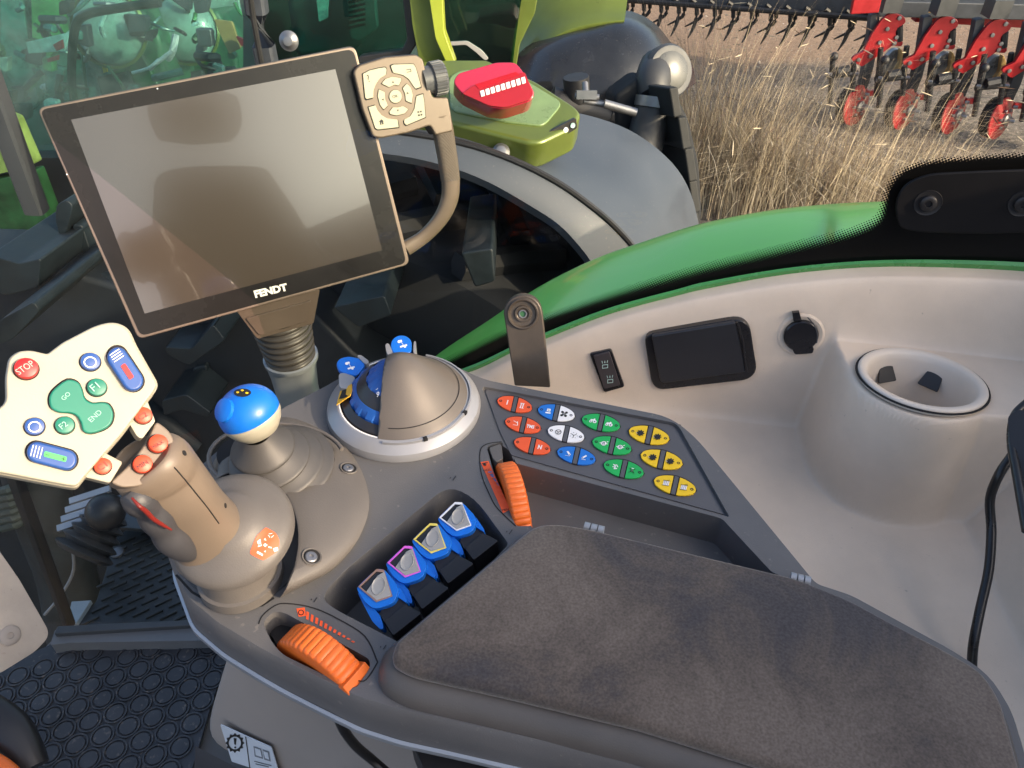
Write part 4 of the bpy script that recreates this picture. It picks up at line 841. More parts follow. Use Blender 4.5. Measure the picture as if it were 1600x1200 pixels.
for cx, cy in ((945, 570), (953, 593)):
    gp_ = [[(cx - 4, cy), (cx + 4, cy - 1), (cx + 4, cy + .2), (cx - 4, cy + 1)], [(cx - 4, cy + 5), (cx + 5, cy + 4), (cx + 5, cy + 5), (cx - 4, cy + 6)], [(cx - 4, cy), (cx - 3, cy), (cx - 3, cy + 6), (cx - 4, cy + 6)], [(cx + 4, cy - 1), (cx + 5, cy - 1), (cx + 5, cy + 5), (cx + 4, cy + 5)], [(cx - 1, cy - 3), (cx, cy - 7), (cx + 1, cy - 3)], [(cx - 5, cy - 6), (cx - 4, cy - 6), (cx - 3, cy - 2), (cx - 4, cy - 2)], [(cx + 4, cy - 7), (cx + 5, cy - 7), (cx + 4, cy - 3), (cx + 3, cy - 3)]]
    multi('printed_symbol', gp_, f, .0070, mat('mint_print', (.45, .65, .6), .5, var=0), sw)
f = on_wall(1251, 523); f = FR(f.o, f.n, (1, 0, 0)); rs = (f.W(1279, 523) - f.W(1225, 523)).length / 2
mk('socket_cap', join(lathe([(rs, -.003), (rs, .004), (rs * .93, .0052), (0, .0056)], f, 44), prism([f.W(*p, .0052) for p in rnd([(1238, 546, 2), (1272, 544, 2), (1270, 552, 3), (1242, 554, 3)], 2)], f.n, .006), prism([f.W(*p, .0052) for p in ((1238, 489), (1249, 488), (1253, 502), (1240, 502))], f.n, .005)), gl_blk, lin, ang=30)
mk('socket_dish', lathe([(rs * 1.05, .0006), (rs * 1.25, .0012), (rs * 1.38, .0002), (rs * 1.42, -.001)], f, 44), BEI, lin)
mk('socket_cap_edge', tube([f.W(1262, 496, .0056), f.W(1272, 508, .0056), f.W(1277, 522, .0056), f.W(1276, 536, .005)], .0006, 6), mat('dark_grey', (.06, .06, .065), .4), lin)
rt_ = [(1562, 644, 6), (1576, 640, 6), (1610, 700), (1640, 900), (1605, 905), (1590, 800)]
f = FR(Z(1585, 720, .01), (-.7, -.4, .5), (0, 1, 0))
pr('side_vent_frame', FR(Z(1585, 740, .05), (-.55, -.45, .7), (1, 0, 0)), rnd([(1574, 650, 8), (1590, 640, 6), (1680, 650), (1680, 950), (1612, 860), (1584, 750)], 6), 0, .02, BLK, lin, bevel=.003, seg=3)

# ================================================================== SIDE WINDOW
win = root('side_window', G(1100, 450), 'large clear side window with dotted black printed border along its lower edge', 'window')
fm = bpy.data.materials.new('frit_dots'); fm.use_nodes = True; n = fm.node_tree.nodes; l = fm.node_tree.links; n.remove(n['Principled BSDF'])
uv = n.new('ShaderNodeUVMap'); uv.uv_map = 'frit'; sx = n.new('ShaderNodeSeparateXYZ'); l.new(uv.outputs[0], sx.inputs[0])
tcf = n.new('ShaderNodeTexCoord'); mp = n.new('ShaderNodeMapping'); mp.inputs['Rotation'].default_value = (0, R(33), 0); mp.inputs['Scale'].default_value = (460, 0, 460); l.new(tcf.outputs['Object'], mp.inputs[0])
fr_ = n.new('ShaderNodeVectorMath'); fr_.operation = 'FRACTION'; l.new(mp.outputs[0], fr_.inputs[0])
sb = n.new('ShaderNodeVectorMath'); sb.operation = 'SUBTRACT'; sb.inputs[1].default_value = (.5, 0, .5); l.new(fr_.outputs[0], sb.inputs[0])
ml = n.new('ShaderNodeVectorMath'); ml.operation = 'MULTIPLY'; ml.inputs[1].default_value = (1, 0, 1); l.new(sb.outputs[0], ml.inputs[0])
le = n.new('ShaderNodeVectorMath'); le.operation = 'LENGTH'; l.new(ml.outputs[0], le.inputs[0])
th = n.new('ShaderNodeMapRange'); th.inputs[1].default_value = 0; th.inputs[2].default_value = 1; th.inputs[3].default_value = .18; th.inputs[4].default_value = .72; l.new(sx.outputs[1], th.inputs[0])
lt = n.new('ShaderNodeMath'); lt.operation = 'LESS_THAN'; l.new(le.outputs['Value'], lt.inputs[0]); l.new(th.outputs[0], lt.inputs[1])
tr = n.new('ShaderNodeBsdfTransparent'); df = n.new('ShaderNodeBsdfPrincipled'); df.inputs['Base Color'].default_value = (.004, .004, .004, 1); df.inputs['Roughness'].default_value = .3; df.inputs['Specular IOR Level'].default_value = .2
mx = n.new('ShaderNodeMixShader'); l.new(lt.outputs[0], mx.inputs[0]); l.new(tr.outputs[0], mx.inputs[1]); l.new(df.outputs[0], mx.inputs[2]); l.new(mx.outputs[0], n['Material Output'].inputs[0])
def path_pts(tab, n_):
    L_ = [0]
    for a, b in zip(tab, tab[1:]): L_.append(L_[-1] + math.dist(a, b))
    out = []
    for i in range(n_):
        s_ = L_[-1] * i / (n_ - 1)
        for k in range(len(tab) - 1):
            if L_[k] <= s_ <= L_[k + 1] + 1e-9: break
        t_ = (s_ - L_[k]) / max(1e-9, L_[k + 1] - L_[k]); out.append((tab[k][0] + (tab[k + 1][0] - tab[k][0]) * t_, tab[k][1] + (tab[k + 1][1] - tab[k][1]) * t_))
    return out
N_ = 260; dp_ = path_pts(DUR, N_); kp_ = path_pts(KUR, N_)
# match points of both curves by index along nearly parallel curves
rowsf = [[G(*p, .002) for p in dp_], [G(*p, .002) for p in kp_], [G(p[0] if p[0] > 0 else 0, max(interp(UPP, p[0]) + 2, p[1] + 1), .002) for p in kp_]]
fo = mk('printed_border', loft(rowsf), fm, win, smooth=False)
uvl = fo.data.uv_layers.new(name='frit')
for lp in fo.data.loops:
    r_ = lp.vertex_index // N_; uvl.data[lp.index].uv = (0, {0: 0, 1: 1, 2: 2}[r_])
GL = glassmat('window_glass', (.91, .955, .93), .4)
xs = list(range(-60, 1800, 60)); 
def gp3(x, z): return Vector((x, gy(x, z), z))
gr_ = []
for z in (-.545, -.3, .0, .3, .6, 1.0):
    gr_.append([gp3(-.9 + 1.6 * i / 30, max(z, sill(-.9 + 1.6 * i / 30)[1] - .004 if -.9 + 1.6 * i / 30 > -.2 else -.545)) for i in range(31)])
mk('glass_pane', loft(gr_), GL, win)
hf = FR(G(1500, 320, .012), (-.27, -1, .12), (1, 0, 0))
HB = mat('hinge_black', (.008, .008, .009), .45, var=.1, spec=.15)
hp_ = mk('hinge_plate', prism([hf.W(p[0], p[1], .004) for p in rnd([(1402, 345, 16), (1398, 318, 20), (1412, 288, 20), (1450, 272, 20), (1530, 268), (1700, 262), (1700, 362), (1530, 366), (1440, 364, 20), (1408, 358, 12)], 12)], hf.n, .004), HB, win, bevel=.0015, seg=3)
for x, y in ((1450, 317), (1598, 318)):
    f2 = hf.at(x, y, .004)
    mk('screw', lathe([(.0115, 0), (.0112, .0006), (.0102, .0002), (.0072, .0002), (.0068, .003), (.0055, .0038), (.003, .0038), (.0026, .0018), (0, .0018)], f2, 30), mat('screw_black', (.022, .022, .024), .35, metal=.3), hp_)

# ================================================================== CABLES
cab = tube([Z(1630, 560, .10), Z(1608, 640, .07), Z(1588, 700, .03), Z(1562, 740, .012), Z(1547, 780, -.01), Z(1549, 830, -.03), Z(1545, 890, -.045), Z(1532, 950, -.06), Z(1522, 1000, -.075), Z(1519, 1032, -.088), Z(1519, 1060, -.10)], .0036, 14)
tag(mk('charging_cable', cab, mat('cable_black', (.012, .012, .013), .3, var=.05), None), 'black cable running down over the beige liner at the right', 'cable')
cab = tube([Z(1606, 628, .075), Z(1585, 650, .068), Z(1580, 690, .06), Z(1590, 750, .055), Z(1604, 830, .05)], .003, 12)
tag(mk('charging_cable', cab, M['cable_black'], None), 'short looped black cable against the dark vent at the right edge', 'cable')
cab = tube([Z(522, 1085, -.05), Z(526, 1112, -.06), Z(536, 1138, -.08), Z(556, 1165, -.10), Z(585, 1190, -.12), Z(625, 1225, -.13)], .0034, 12)
tag(mk('seat_cable', cab, M['cable_black'], None), 'black cable hanging in a loop under the armrest console', 'cable')
cab = tube([Z(560, 1110, -.062), Z(610, 1142, -.068), Z(640, 1160, -.07), Z(690, 1185, -.07)], .0035, 12)
tag(mk('seat_cable', cab, M['cable_black'], None), 'short straight black cable tucked under the belt trim of the console', 'cable')

# ================================================================== UNDER THE CONSOLE: pedestal, floor, sill
ped = root('seat_pedestal', Z(450, 1190, -.5), 'beige seat pedestal with dark foot below the armrest console', 'pedestal')
def prow(px, z): return [Z(a, b, z if not isinstance(z, list) else z[i]) for i, (a, b) in enumerate(px)]
rows = [[Z(400, 985, -.10), Z(460, 1010, -.10), Z(540, 1060, -.10), Z(640, 1110, -.09), Z(760, 1160, -.08), Z(900, 1230, -.08)],
        [Z(356, 1008, -.17), Z(420, 1040, -.15), Z(500, 1080, -.14), Z(600, 1140, -.13), Z(720, 1180, -.12), Z(850, 1260, -.12)],
        [Z(346, 1040, -.22), Z(410, 1072, -.20), Z(490, 1110, -.19), Z(580, 1170, -.19), Z(700, 1220, -.19), Z(830, 1310, -.19)],
        [Z(330, 1092, -.30), Z(396, 1122, -.28), Z(476, 1160, -.28), Z(560, 1210, -.28), Z(680, 1270, -.28), Z(800, 1350, -.28)],
        [Z(312, 1160, -.42), Z(380, 1195, -.40), Z(460, 1225, -.40), Z(550, 1270, -.40), Z(670, 1330, -.40), Z(800, 1400, -.40)]]
P_ = mk('pedestal_shell', loft(rows), BEID, ped, sub=2, solid=.006, solid_off=1)
rows = [[p + Vector((-.004, -.004, .0)) for p in rows[4]], [p + Vector((-.03, -.01, -.10)) for p in rows[4]], [p + Vector((-.03, -.01, -.2)) for p in rows[4]]]
mk('dark_foot', loft(rows), mat('foot_dark', (.05, .05, .055), .6, var=.1), ped)
tp = bvh_of(P_)
h0 = frame_on(tp, 390, 1172)
if h0:
    stq = root('warning_label', h0.o, 'white and black rectangular warning label stuck on the beige pedestal', 'label')
    pr('label_sheet', h0, rnd([(344, 1132, 2), (424, 1168, 2), (438, 1215), (362, 1190)], 2), .0045, .0008, mat('label_white', (.62, .68, .74), .45, var=.02), stq, smooth=False)
    def L4(p): return zm(p, 4, 360, 900)
    gear = [(367 + (15 if k % 2 == 0 else 12) * math.cos(R(k * 15)), 1161 + (15 if k % 2 == 0 else 12) * math.sin(R(k * 15)) * 1.05) for k in range(24)]
    inner = [(367 + 9.5 * math.cos(R(k * 15)), 1161 + 10 * math.sin(R(k * 15))) for k in range(24)]
    mk('printed_gear', loft([[h0.W(*p, .0049) for p in gear], [h0.W(*p, .0049) for p in inner]], True), BLKP, stq, smooth=False)
    multi('printed_mark', [[(365, 1153), (369.5, 1154), (368.5, 1164), (366, 1163)], circ(367.5, 1168, 1.6, 8)], h0, .0049, BLKP, stq)
    multi('printed_book', [[(396, 1166), (408, 1170), (411, 1186), (398, 1182)], [(410, 1171), (420, 1174), (423, 1190), (413, 1187)]], h0, .0049, mat('grey_print', (.2, .22, .25), .5, var=0), stq)
    multi('printed_book', [[(398, 1168.5), (407, 1171.5), (409, 1183), (399.5, 1180)], [(411, 1173.5), (418.5, 1176), (420.5, 1187), (414, 1184.5)]], h0, .0053, M['label_white'], stq)
    multi('printed_line', [[(383, 1151), (384.5, 1151.5), (391, 1200), (389.5, 1199.5)], [(397, 1189), (424, 1196), (424, 1197), (397, 1190)], [(399, 1193), (420, 1198), (420, 1199), (399, 1194)]], h0, .0049, BLKP, stq)
# under-armrest black box
ub = pr('adjuster_box', FR((0, 0, -.062), (0, 0, 1)), rnd([(640, 1152), (700, 1130), (1300, 1240), (1300, 1400), (700, 1300)], 4), 0, .03, BLK, con, bevel=.003)

ZF = -.55; FM = FR((0, 0, ZF), (0, 0, 1))
flr = root('floor_mat', Z(180, 1120, ZF), 'black rubber floor mat with raised octagon and disc pattern', 'floor mat')
mat_px = [(82, 1006, 10), (352, 996, 4), (362, 1010), (330, 1100), (296, 1215, 4), (296, 1330), (-120, 1330), (-160, 1110)]
MM = mat('mat_rubber', (.032, .036, .043), .42, grain=.2, gscale=300, var=.25, vscale=12, dirt=.5, dirtc=(.16, .14, .12), dth=.6)
mbase = mk('mat_sheet', prism([FM.W(p[0], p[1], 0) for p in rnd(mat_px, 4)], (0, 0, 1), .006), MM, flr, smooth=False)
poly = [Vector(p[:2]) for p in rnd(mat_px, 4)]
def inside(p, poly):
    c = False; n_ = len(poly)
    for i in range(n_):
        a, b = poly[i], poly[i - 1]
        if (a.y > p[1]) != (b.y > p[1]) and p[0] < (b.x - a.x) * (p[1] - a.y) / (b.y - a.y) + a.x: c = not c
    return c
def project(v):
    d = v - CAM; k = d.dot(FW); return (800 + F * d.dot(RT) / k, 600 - F * d.dot(UP) / k)
o0 = Z(200, 1080, ZF); ca, sa = math.cos(R(-38)), math.sin(R(-38)); S_ = .031; vfs = []
for i in range(-22, 23):
    for j in range(-24, 25):
        u, v = (i + (.5 if j % 2 else 0)) * S_, j * S_ * .88
        c = o0 + Vector((u * ca - v * sa, u * sa + v * ca, 0)); p_ = project(c)
        if p_[1] > 1215 or p_[0] < -20 or not inside((p_[0], p_[1]), poly) or not inside((p_[0], p_[1] - 8), poly): continue
        f = FR(c, (0, 0, 1), (ca, sa, 0))
        vfs.append(lathe([(.0152, -.001), (.0152, .0026), (.0132, .0026), (.0128, .0002), (.0115, .0002), (.0108, .0024), (0, .0026)], f, 8 if False else 16))
mk('raised_pattern', join(*vfs), MM, flr, ang=25)
sil = root('door_sill', Z(200, 990, ZF), 'dark grey door sill strip at the edge of the floor mat', 'sill')
pr('sill_strip', FM, rnd([(78, 1008, 4), (86, 984, 3), (345, 972, 3), (420, 1005), (362, 1000), (110, 1004, 4)], 3), .022, .03, mat('sill_grey', (.12, .13, .14), .4, grain=.1), sil, bevel=.004, seg=3)
pr('sill_step', FM, rnd([(84, 990), (90, 978), (345, 966), (345, 974)], 2), .030, .03, mat('sill_edge', (.045, .05, .055), .4), sil, bevel=.002)
# corner liner panel at the left
cp = root('corner_panel', Z(20, 1000, -.5), 'beige lower corner trim panel with a round plug at the left edge', 'trim panel')
CPF = FR(Z(40, 950, -.42), (.75, -.30, .55), (0, 1, 0))
cpm = pr('trim_shell', CPF, rnd([(-60, 700), (0, 862), (30, 905), (76, 985, 10), (74, 998, 8), (55, 1018, 10), (0, 1052), (-80, 1090)], 6), 0, .03, mat('pillar_beige', (.40, .35, .30), .55, grain=.3, gscale=1300, var=.08, dirt=.4, dirtc=(.16, .13, .1)), cp, bevel=.005, seg=4)
f = CPF.at(15, 993, 0)
mk('plug', lathe([(.0125, 0), (.0125, .002), (.0095, .0035), (.004, .0038), (.0035, .002), (0, .002)], f, 28), BEID, cp)
pr('dark_kick_strip', FR(Z(40, 1030, -.55), (.6, -.4, .7), (0, 1, 0)), rnd([(-60, 1100), (0, 1060), (60, 1025), (84, 1000), (96, 1006), (78, 1030), (0, 1075), (-60, 1120)], 4), 0, .02, mat('sill_grey', (.1, .1, .1)), cp, bevel=.003)
# seal / door post
dp = root('door_post', Z(110, 980, -.6), 'slim black door post with rubber seal leaning down to the sill', 'door post')
def postr(px, y0, w_, m_, nm): mk(nm, tube([Y(a, b, c) for a, b, c in px], w_, 12, k=3, power=4), m_, dp)
postr([(-30, 90, .70), (10, 200, .70), (58, 330, .70)], 0, .010, mat('post_grey', (.05, .055, .065), .4), 'post_bar')
postr([(-8, 640, .68), (22, 740, .68), (62, 850, .69), (108, 975, .72)], 0, .008, BLK, 'rubber_seal')
# orange handle at the lower-left edge
oh = root('orange_handle', Z(10, 1190, -.45), 'orange lever with dark bracket cut by the lower left corner', 'handle')
mk('handle_bar', tube([Z(-40, 1178, -.42), Z(4, 1200, -.42), Z(40, 1235, -.42)], [.010, .010, .010], 14, power=3), ORA, oh)
mk('bracket', tube([Z(-25, 1112, -.42), Z(15, 1140, -.43), Z(40, 1172, -.44), Z(52, 1200, -.45)], [.022, .022, .018, .016], 14, power=3), BLK, oh)
# ================================================================== OUR OWN FENDER OUTSIDE THE GLASS
ofd = root('green_fender', Y(1100, 420, .8), 'bright green rear fender of the own tractor just outside the side window', 'fender')
FT = smoothtab([(560, 640), (640, 590), (690, 550), (760, 504), (842, 449), (930, 405), (1000, 380), (1095, 350), (1200, 329), (1290, 319), (1385, 314), (1500, 312), (1720, 320)])
xs = list(range(600, 1721, 16)); zd = []
far = [Y(x, interp(FT, x), .86) for x in xs]
near = [Y(x, interp(KUR, x) + 16 if x < 1300 else 380 + (x - 1300) * .03, .695) for x in xs]
rows = [[p + Vector((0, .05, -.35)) for p in far], [p + Vector((0, .035, -.05)) for p in far], [p + Vector((0, .018, -.010)) for p in far], [p + Vector((0, .003, .0)) for p in far], [a * .7 + b * .3 + Vector((0, 0, .004)) for a, b in zip(far, near)], [a * .3 + b * .7 + Vector((0, 0, .002)) for a, b in zip(far, near)], near, [p + Vector((0, -.004, -.03)) for p in near]]
mk('fender_skin', loft(rows), GRNP, ofd, ang=60, sub=1)

mk('rear_tyre', lathe([(.5, -.28), (.85, -.28), (.96, -.24), (1.0, -.18), (1.0, .18), (.96, .24), (.85, .28), (.5, .28)], FR(Vector((.80, 1.02, -1.22)), (.31, .95, 0), (1, 0, 0)), 64), TYRE, ofd)  # hidden below the fender; added to shade the neighbour's wheel arch

# ================================================================== NEIGHBOUR TRACTOR
nb = root('neighbour_tractor', (-.3, 1.9, -2.2), 'olive green tractor with grey fenders parked alongside outside the window', 'tractor')
AZ = R(18); fx = Vector((-math.cos(AZ), math.sin(AZ), 0)); lt_ = Vector((math.sin(AZ), math.cos(AZ), 0))
# near fender traced as crown, shoulder crease and flank at their own depths
def yrow(px, y): return [Y(a, b, y if not isinstance(y, list) else y[i]) for i, (a, b) in enumerate(px)]
inner = cr([(560, 130), (640, 150), (760, 168), (860, 172), (918, 180), (985, 204), (1040, 244), (1074, 290), (1092, 352), (1100, 430)], 4, False)
mid = cr([(520, 165), (640, 178), (745, 196), (835, 220), (905, 246), (960, 278), (1000, 312), (1030, 352), (1046, 400), (1050, 460)], 4, False)
crease = cr([(500, 196), (620, 206), (722, 224), (800, 250), (868, 284), (920, 320), (962, 356), (996, 396), (1010, 430), (1015, 480)], 4, False)
low = cr([(480, 236), (600, 240), (692, 258), (762, 284), (826, 320), (872, 350), (905, 384), (925, 412), (935, 440), (940, 490)], 4, False)
low2 = [(p[0] - 5, p[1] + 9) for p in low]
n_ = len(inner)
def ys(a, b): return [a + (b - a) * i / (n_ - 1) for i in range(n_)]
rows = [yrow([(p[0] + 4, p[1] + 30) for p in inner], ys(2.30, 2.12)), yrow(inner, ys(2.24, 2.06)), yrow(mid, ys(1.95, 1.84)), yrow(crease, ys(1.72, 1.62)), yrow([(p[0] - 2, p[1] + 5) for p in crease], ys(1.71, 1.61)), yrow(low, ys(1.68, 1.575)), yrow(low2, ys(1.69, 1.585)), yrow([(p[0] + 10, p[1] + 2) for p in low2], ys(1.9, 1.75))]
mk('rear_fender', loft(rows), GREYF, nb, ang=35)
mk('fender_groove', tube([p + Vector((0, -.004, .003)) for p in yrow(crease, ys(1.72, 1.62))], .008, 8, k=1), BLK, nb)
# tyre under the fender
W0 = Vector((-.47, 1.72, -1.45))
wh_ = mk('rear_tyre', lathe([(.45, .02), (.60, .0), (.80, .0), (.90, .05), (.93, .12), (.93, .50), (.90, .58), (.80, .62), (.6, .62)], FR(W0, lt_, (1, 0, 0)), 64), TYRE, nb)
lg = []
for k in range(26):
    for s_ in (0, 1):
        a0 = 2 * math.pi * (k + .5 * s_) / 26; f = FR(W0, lt_, (1, 0, 0))
        pts = []
        for t_ in (0, .5, 1):
            a = a0 + t_ * .22; wv = (.05 + t_ * .28) if s_ == 0 else (.57 - t_ * .28)
            pts.append(f.P(.95 * math.cos(a), .95 * math.sin(a), wv))
        lg.append(tube(pts, .032, 6, k=1, power=4))
mk('tyre_lugs', join(*lg), TYRE, nb, ang=30)
mk('rear_rim', lathe([(0, .16), (.2, .16), (.42, .10), (.47, .03), (.5, .0), (.5, .1)], FR(W0, lt_, (1, 0, 0)), 48), DGRN, nb)
# tread showing past the fender edge at the right
tr = []
for k, (x, y, w_, h_) in enumerate(((1056, 160, 11, 54), (1070, 208, 11, 58), (1080, 258, 11, 60), (1086, 308, 10, 58), (1088, 354, 9, 50))):
    f = FR(Y(x, y, 2.22), (.25, -.9, .25), (1, 0, 0)); tr.append(prism([f.W(*p) for p in ((x - w_, y - h_ * .42), (x + w_ * .35, y - h_ * .46), (x + w_, y + h_ * .40), (x - w_ * .3, y + h_ * .46))], f.n, .16))
mk('tyre_tread', join(*tr), mat('tread_grey', (.010, .012, .014), .7, grain=.2, gscale=80, var=.3), nb, bevel=.006)
f = FR(Y(1040, 240, 2.36), (0.1, -1, .2), (1, 0, 0))
pr('tyre_tread_base', f, rnd([(1000, 120), (1050, 130), (1078, 190), (1094, 260), (1098, 330), (1090, 420), (960, 420), (960, 150)], 10), 0, .15, TYRE, nb, bevel=.02)
# far fender / dark hood
fr1 = cr([(800, 92), (830, 60), (872, 42), (920, 30), (975, 16), (1020, 34), (1052, 70), (1080, 98), (1087, 130)], 4, False)
fr2 = cr([(806, 112), (836, 86), (880, 68), (926, 58), (972, 54), (1008, 72), (1032, 104), (1052, 128), (1062, 148)], 4, False)
fr3 = cr([(815, 140), (840, 128), (880, 128), (925, 132), (965, 140), (995, 146), (1020, 150), (1040, 152), (1055, 156)], 4, False)
m_ = len(fr1)
rows = [yrow([(p[0] + 4, p[1] + 20) for p in fr1], 3.1), yrow(fr1, 3.0), yrow(fr2, 2.75), yrow(fr3, 2.62), yrow([(p[0], p[1] + 60) for p in fr3], 2.6)]
mk('far_fender', loft(rows), mat('dark_fender', (.016, .018, .023), .22, var=.15, dirt=.2), nb, ang=50)
fg = FR(Y(880, 50, 2.7), (0, -.8, .6), (1, 0, 0))
gp1 = cr([(690, -30, 2.8), (770, 0, 2.75), (820, 20, 2.7)], 4, False)
rows = [[Y(p[0], p[1] - 22, 3.05) for p in ((800, 60), (826, 28), (866, -4), (920, -20), (985, -16))], [Y(*p, 2.95) for p in ((812, 96), (838, 52), (876, 26), (925, 14), (978, 18))], [Y(*p, 2.85) for p in ((812, 118), (838, 78), (880, 50), (928, 38), (976, 32))], [Y(*p, 2.9) for p in ((815, 124), (842, 86), (884, 58), (930, 46), (974, 40))]]
mk('far_fender_cover', loft(rows), LIME, nb, sub=2, ang=60)
# work lamp on the far fender and the dark strut below
lampf = FR(Y(1045, 112, 2.45), (.35, -.85, .4), (1, 0, 0))
mk('work_lamp', join(lathe([(.0, -.10), (.05, -.09), (.078, -.04), (.082, .0), (.074, .014), (.06, .016), (0, .006)], lampf, 32)), mat('lamp_grey', (.045, .05, .058), .55, var=.1), nb)
mk('lamp_lens', lathe([(.058, .017), (.03, .024), (0, .026)], lampf, 28), mat('lens_grey', (.03, .036, .042), .3, var=.2), nb)
mk('lamp_bracket', tube([Y(1026, 100, 2.5), Y(1020, 125, 2.42), Y(1022, 148, 2.38)], [.05, .055, .045], 14), mat('strut_grey', (.04, .042, .047), .5), nb)
mk('lift_strut', bar(Y(1024, 160, 2.36), Y(1004, 236, 2.30), .058, 28), M['strut_grey'], nb)
mk('strut_collar', bar(Y(1026, 152, 2.36), Y(1023, 168, 2.35), .064, 28), STEEL, nb)
mk('lift_link', join(bar(Y(912, 158, 2.3), Y(956, 166, 2.3), .008), bar(Y(944, 162, 2.28), Y(994, 176, 2.28), .013), bar(Y(914, 130, 2.35), Y(916, 158, 2.3), .010), box(FR(Y(916, 148, 2.3), (0, -1, .3), (1, 0, 0)), -.03, .03, -.012, .012, -.02, .02), bar(Y(898, 150, 2.3), Y(936, 152, 2.3), .009)), STEEL, nb)
mk('hitch_mass', join(*[bar(Y(a, b, 2.42), Y(c, d, 2.42), r_) for a, b, c, d, r_ in ((860, 160, 1000, 200, .05), (900, 120, 905, 190, .04), (950, 180, 1040, 220, .05), (1010, 190, 1040, 300, .05))]), IMPB, nb)
# green fender top plate with tail light
gt = FR(Y(800, 190, 1.80), (.05, -.22, .97), (1, 0, 0))
plate_px = [(560, 150), (640, 96), (700, 92, 6), (760, 92), (838, 126, 8), (900, 166, 10), (908, 176, 5), (900, 196, 6), (846, 222, 12), (826, 222), (700, 190), (560, 175)]
pr('fender_plate', gt, rnd(plate_px, 6), .02, .075, LIME, nb, bevel=.012, seg=4)
tpl = [(700, 120), (722, 108), (800, 112), (880, 160), (850, 196), (790, 190), (704, 172)]
pr('plate_sky_sheen', gt, rnd(tpl, 12), .024, .01, mat('sky_sheen_green', (.16, .24, .10), .3, var=.1, coat=.3), nb, bevel=.003)  # paler green: sky reflection on the plate top put into its colour
lf = FR(Y(775, 135, 1.74), (.10, -.72, .68), (1, .1, 0))
tlp = [(707, 128, 8), (716, 114, 6), (776, 97, 6), (806, 97, 8), (822, 118), (836, 146, 8), (830, 157, 8), (790, 170, 10), (764, 167), (722, 146, 8)]
RL = mat('tail_red', (.40, .012, .045), .12, var=.1, coat=.8)
tl_ = pr('tail_light', lf, rnd(tlp, 6), .03, .06, RL, nb, bevel=.016, seg=5)
pr('lamp_lower_lens', lf, rnd([(722, 146, 3), (738, 134, 4), (820, 112, 4), (834, 147, 6), (829, 155, 6), (790, 168, 8), (764, 165, 6)], 4), .034, .02, mat('lens_red', (.30, .003, .008), .1, coat=.6), tl_, bevel=.004, seg=3)
mk('lamp_reflector', join(*[prism([lf.W(*p, .0365) for p in ((750 + k * 8.0, 142 - k * 2.6), (756 + k * 8.0, 140 - k * 2.6), (758 + k * 8.0, 149 - k * 2.5), (752 + k * 8.0, 151 - k * 2.5))], lf.n, .004) for k in range(9)]), mat('lamp_white', (.8, .78, .78), .3), tl_, bevel=.001)
pr('lamp_band', lf, [(742, 132), (806, 112), (812, 117), (748, 139)], .0350, .004, mat('deep_red', (.35, .002, .008), .2), tl_)
sdf = FR(gt.W(862, 214, .0), (.35, -.9, .1), (1, .35, 0))
sd_ = pr('switch_strip', sdf, rnd([(846, 212), (900, 184), (902, 200), (850, 232)], 3), .012, .008, BLK, nb)
for x, y, mm_ in ((861, 217, YEL), (874, 209, WHT), (884, 203, WHT), (895, 196, CYAN)):
    c = sdf.W(x, y, .014); mk('switch_icon', lathe([(0, .001), (.009 if mm_ is YEL else .006, .001), (.009 if mm_ is YEL else .006, -.001)], FR(c, sdf.n), 18), mm_, sd_)
mk('fender_bolt', lathe([(0, .01), (.012, .008), (.02, 0)], FR(Y(783, 237, 1.705), (0, -.8, .6)), 20), STEEL, nb)
# cab pillars and panes
def slab(name, px, y, dep, m, r=4, bev=.006, n_=(0, -1, .15), par=nb):
    cx = sum(p[0] for p in px) / len(px); cy = sum(p[1] for p in px) / len(px); f = FR(Y(cx, cy, y), n_, (1, 0, 0)); return pr(name, f, rnd(px, r), 0, dep, m, par, bevel=bev, seg=3)
slab('cab_pillar', [(634, -60), (664, -60), (682, 60), (700, 98), (656, 100), (644, 40)], 2.1, .10, LIME)
slab('cab_pillar', [(662, -60), (688, -60), (694, 50), (712, 100), (698, 100), (680, 60)], 2.07, .06, mat('lime_edge', (.32, .38, .04), .35, var=.05, coat=.4))
slab('pillar_seal', [(622, -60), (640, -60), (650, 70), (636, 92), (560, 100), (560, 88), (628, 78), (636, 60)], 2.14, .05, BLK)
slab('cab_pillar', [(824, -60), (850, -60), (836, 20), (812, 70), (806, 112), (796, 108), (802, 60)], 2.5, .05, LIME)
TG = glassmat('tinted_glass', (.25, .52, .46), .55)
slab('side_glass', [(400, -80), (634, -80), (640, 70), (560, 96), (420, 110)], 2.2, .006, TG, bev=0)
slab('rear_glass', [(690, -80), (826, -80), (806, 60), (800, 112), (712, 108), (694, 50)], 2.4, .006, TG, bev=0)
slab('cab_interior', [(380, -100), (660, -100), (660, 300), (380, 300)], 3.0, .05, mat('cab_dark', (.03, .06, .06), .7, var=.5, vscale=4), bev=0)
slab('cab_interior', [(670, -100), (850, -100), (815, 200), (680, 200)], 3.2, .05, mat('cab_brown', (.07, .05, .045), .7, var=.5, vscale=5), bev=0)
slab('wiper_hose', [(694, 66), (730, 64), (752, 78), (764, 92), (758, 95), (744, 82), (728, 70), (696, 72)], 2.38, .02, mat('pale_grey', (.3, .3, .3)), bev=.002)
st = slab('seat_back', [(440, -40), (560, -60), (585, 30), (560, 80), (460, 96)], 2.7, .12, mat('seat_teal', (.045, .10, .10), .6, var=.3), 24, .03)
for k in range(7): slab('louvre', [(544, -6 + k * 8), (570, -12 + k * 8), (571, -8 + k * 8), (545, -2 + k * 8)], 2.55, .01, BLKP, 0, 0, par=nb)
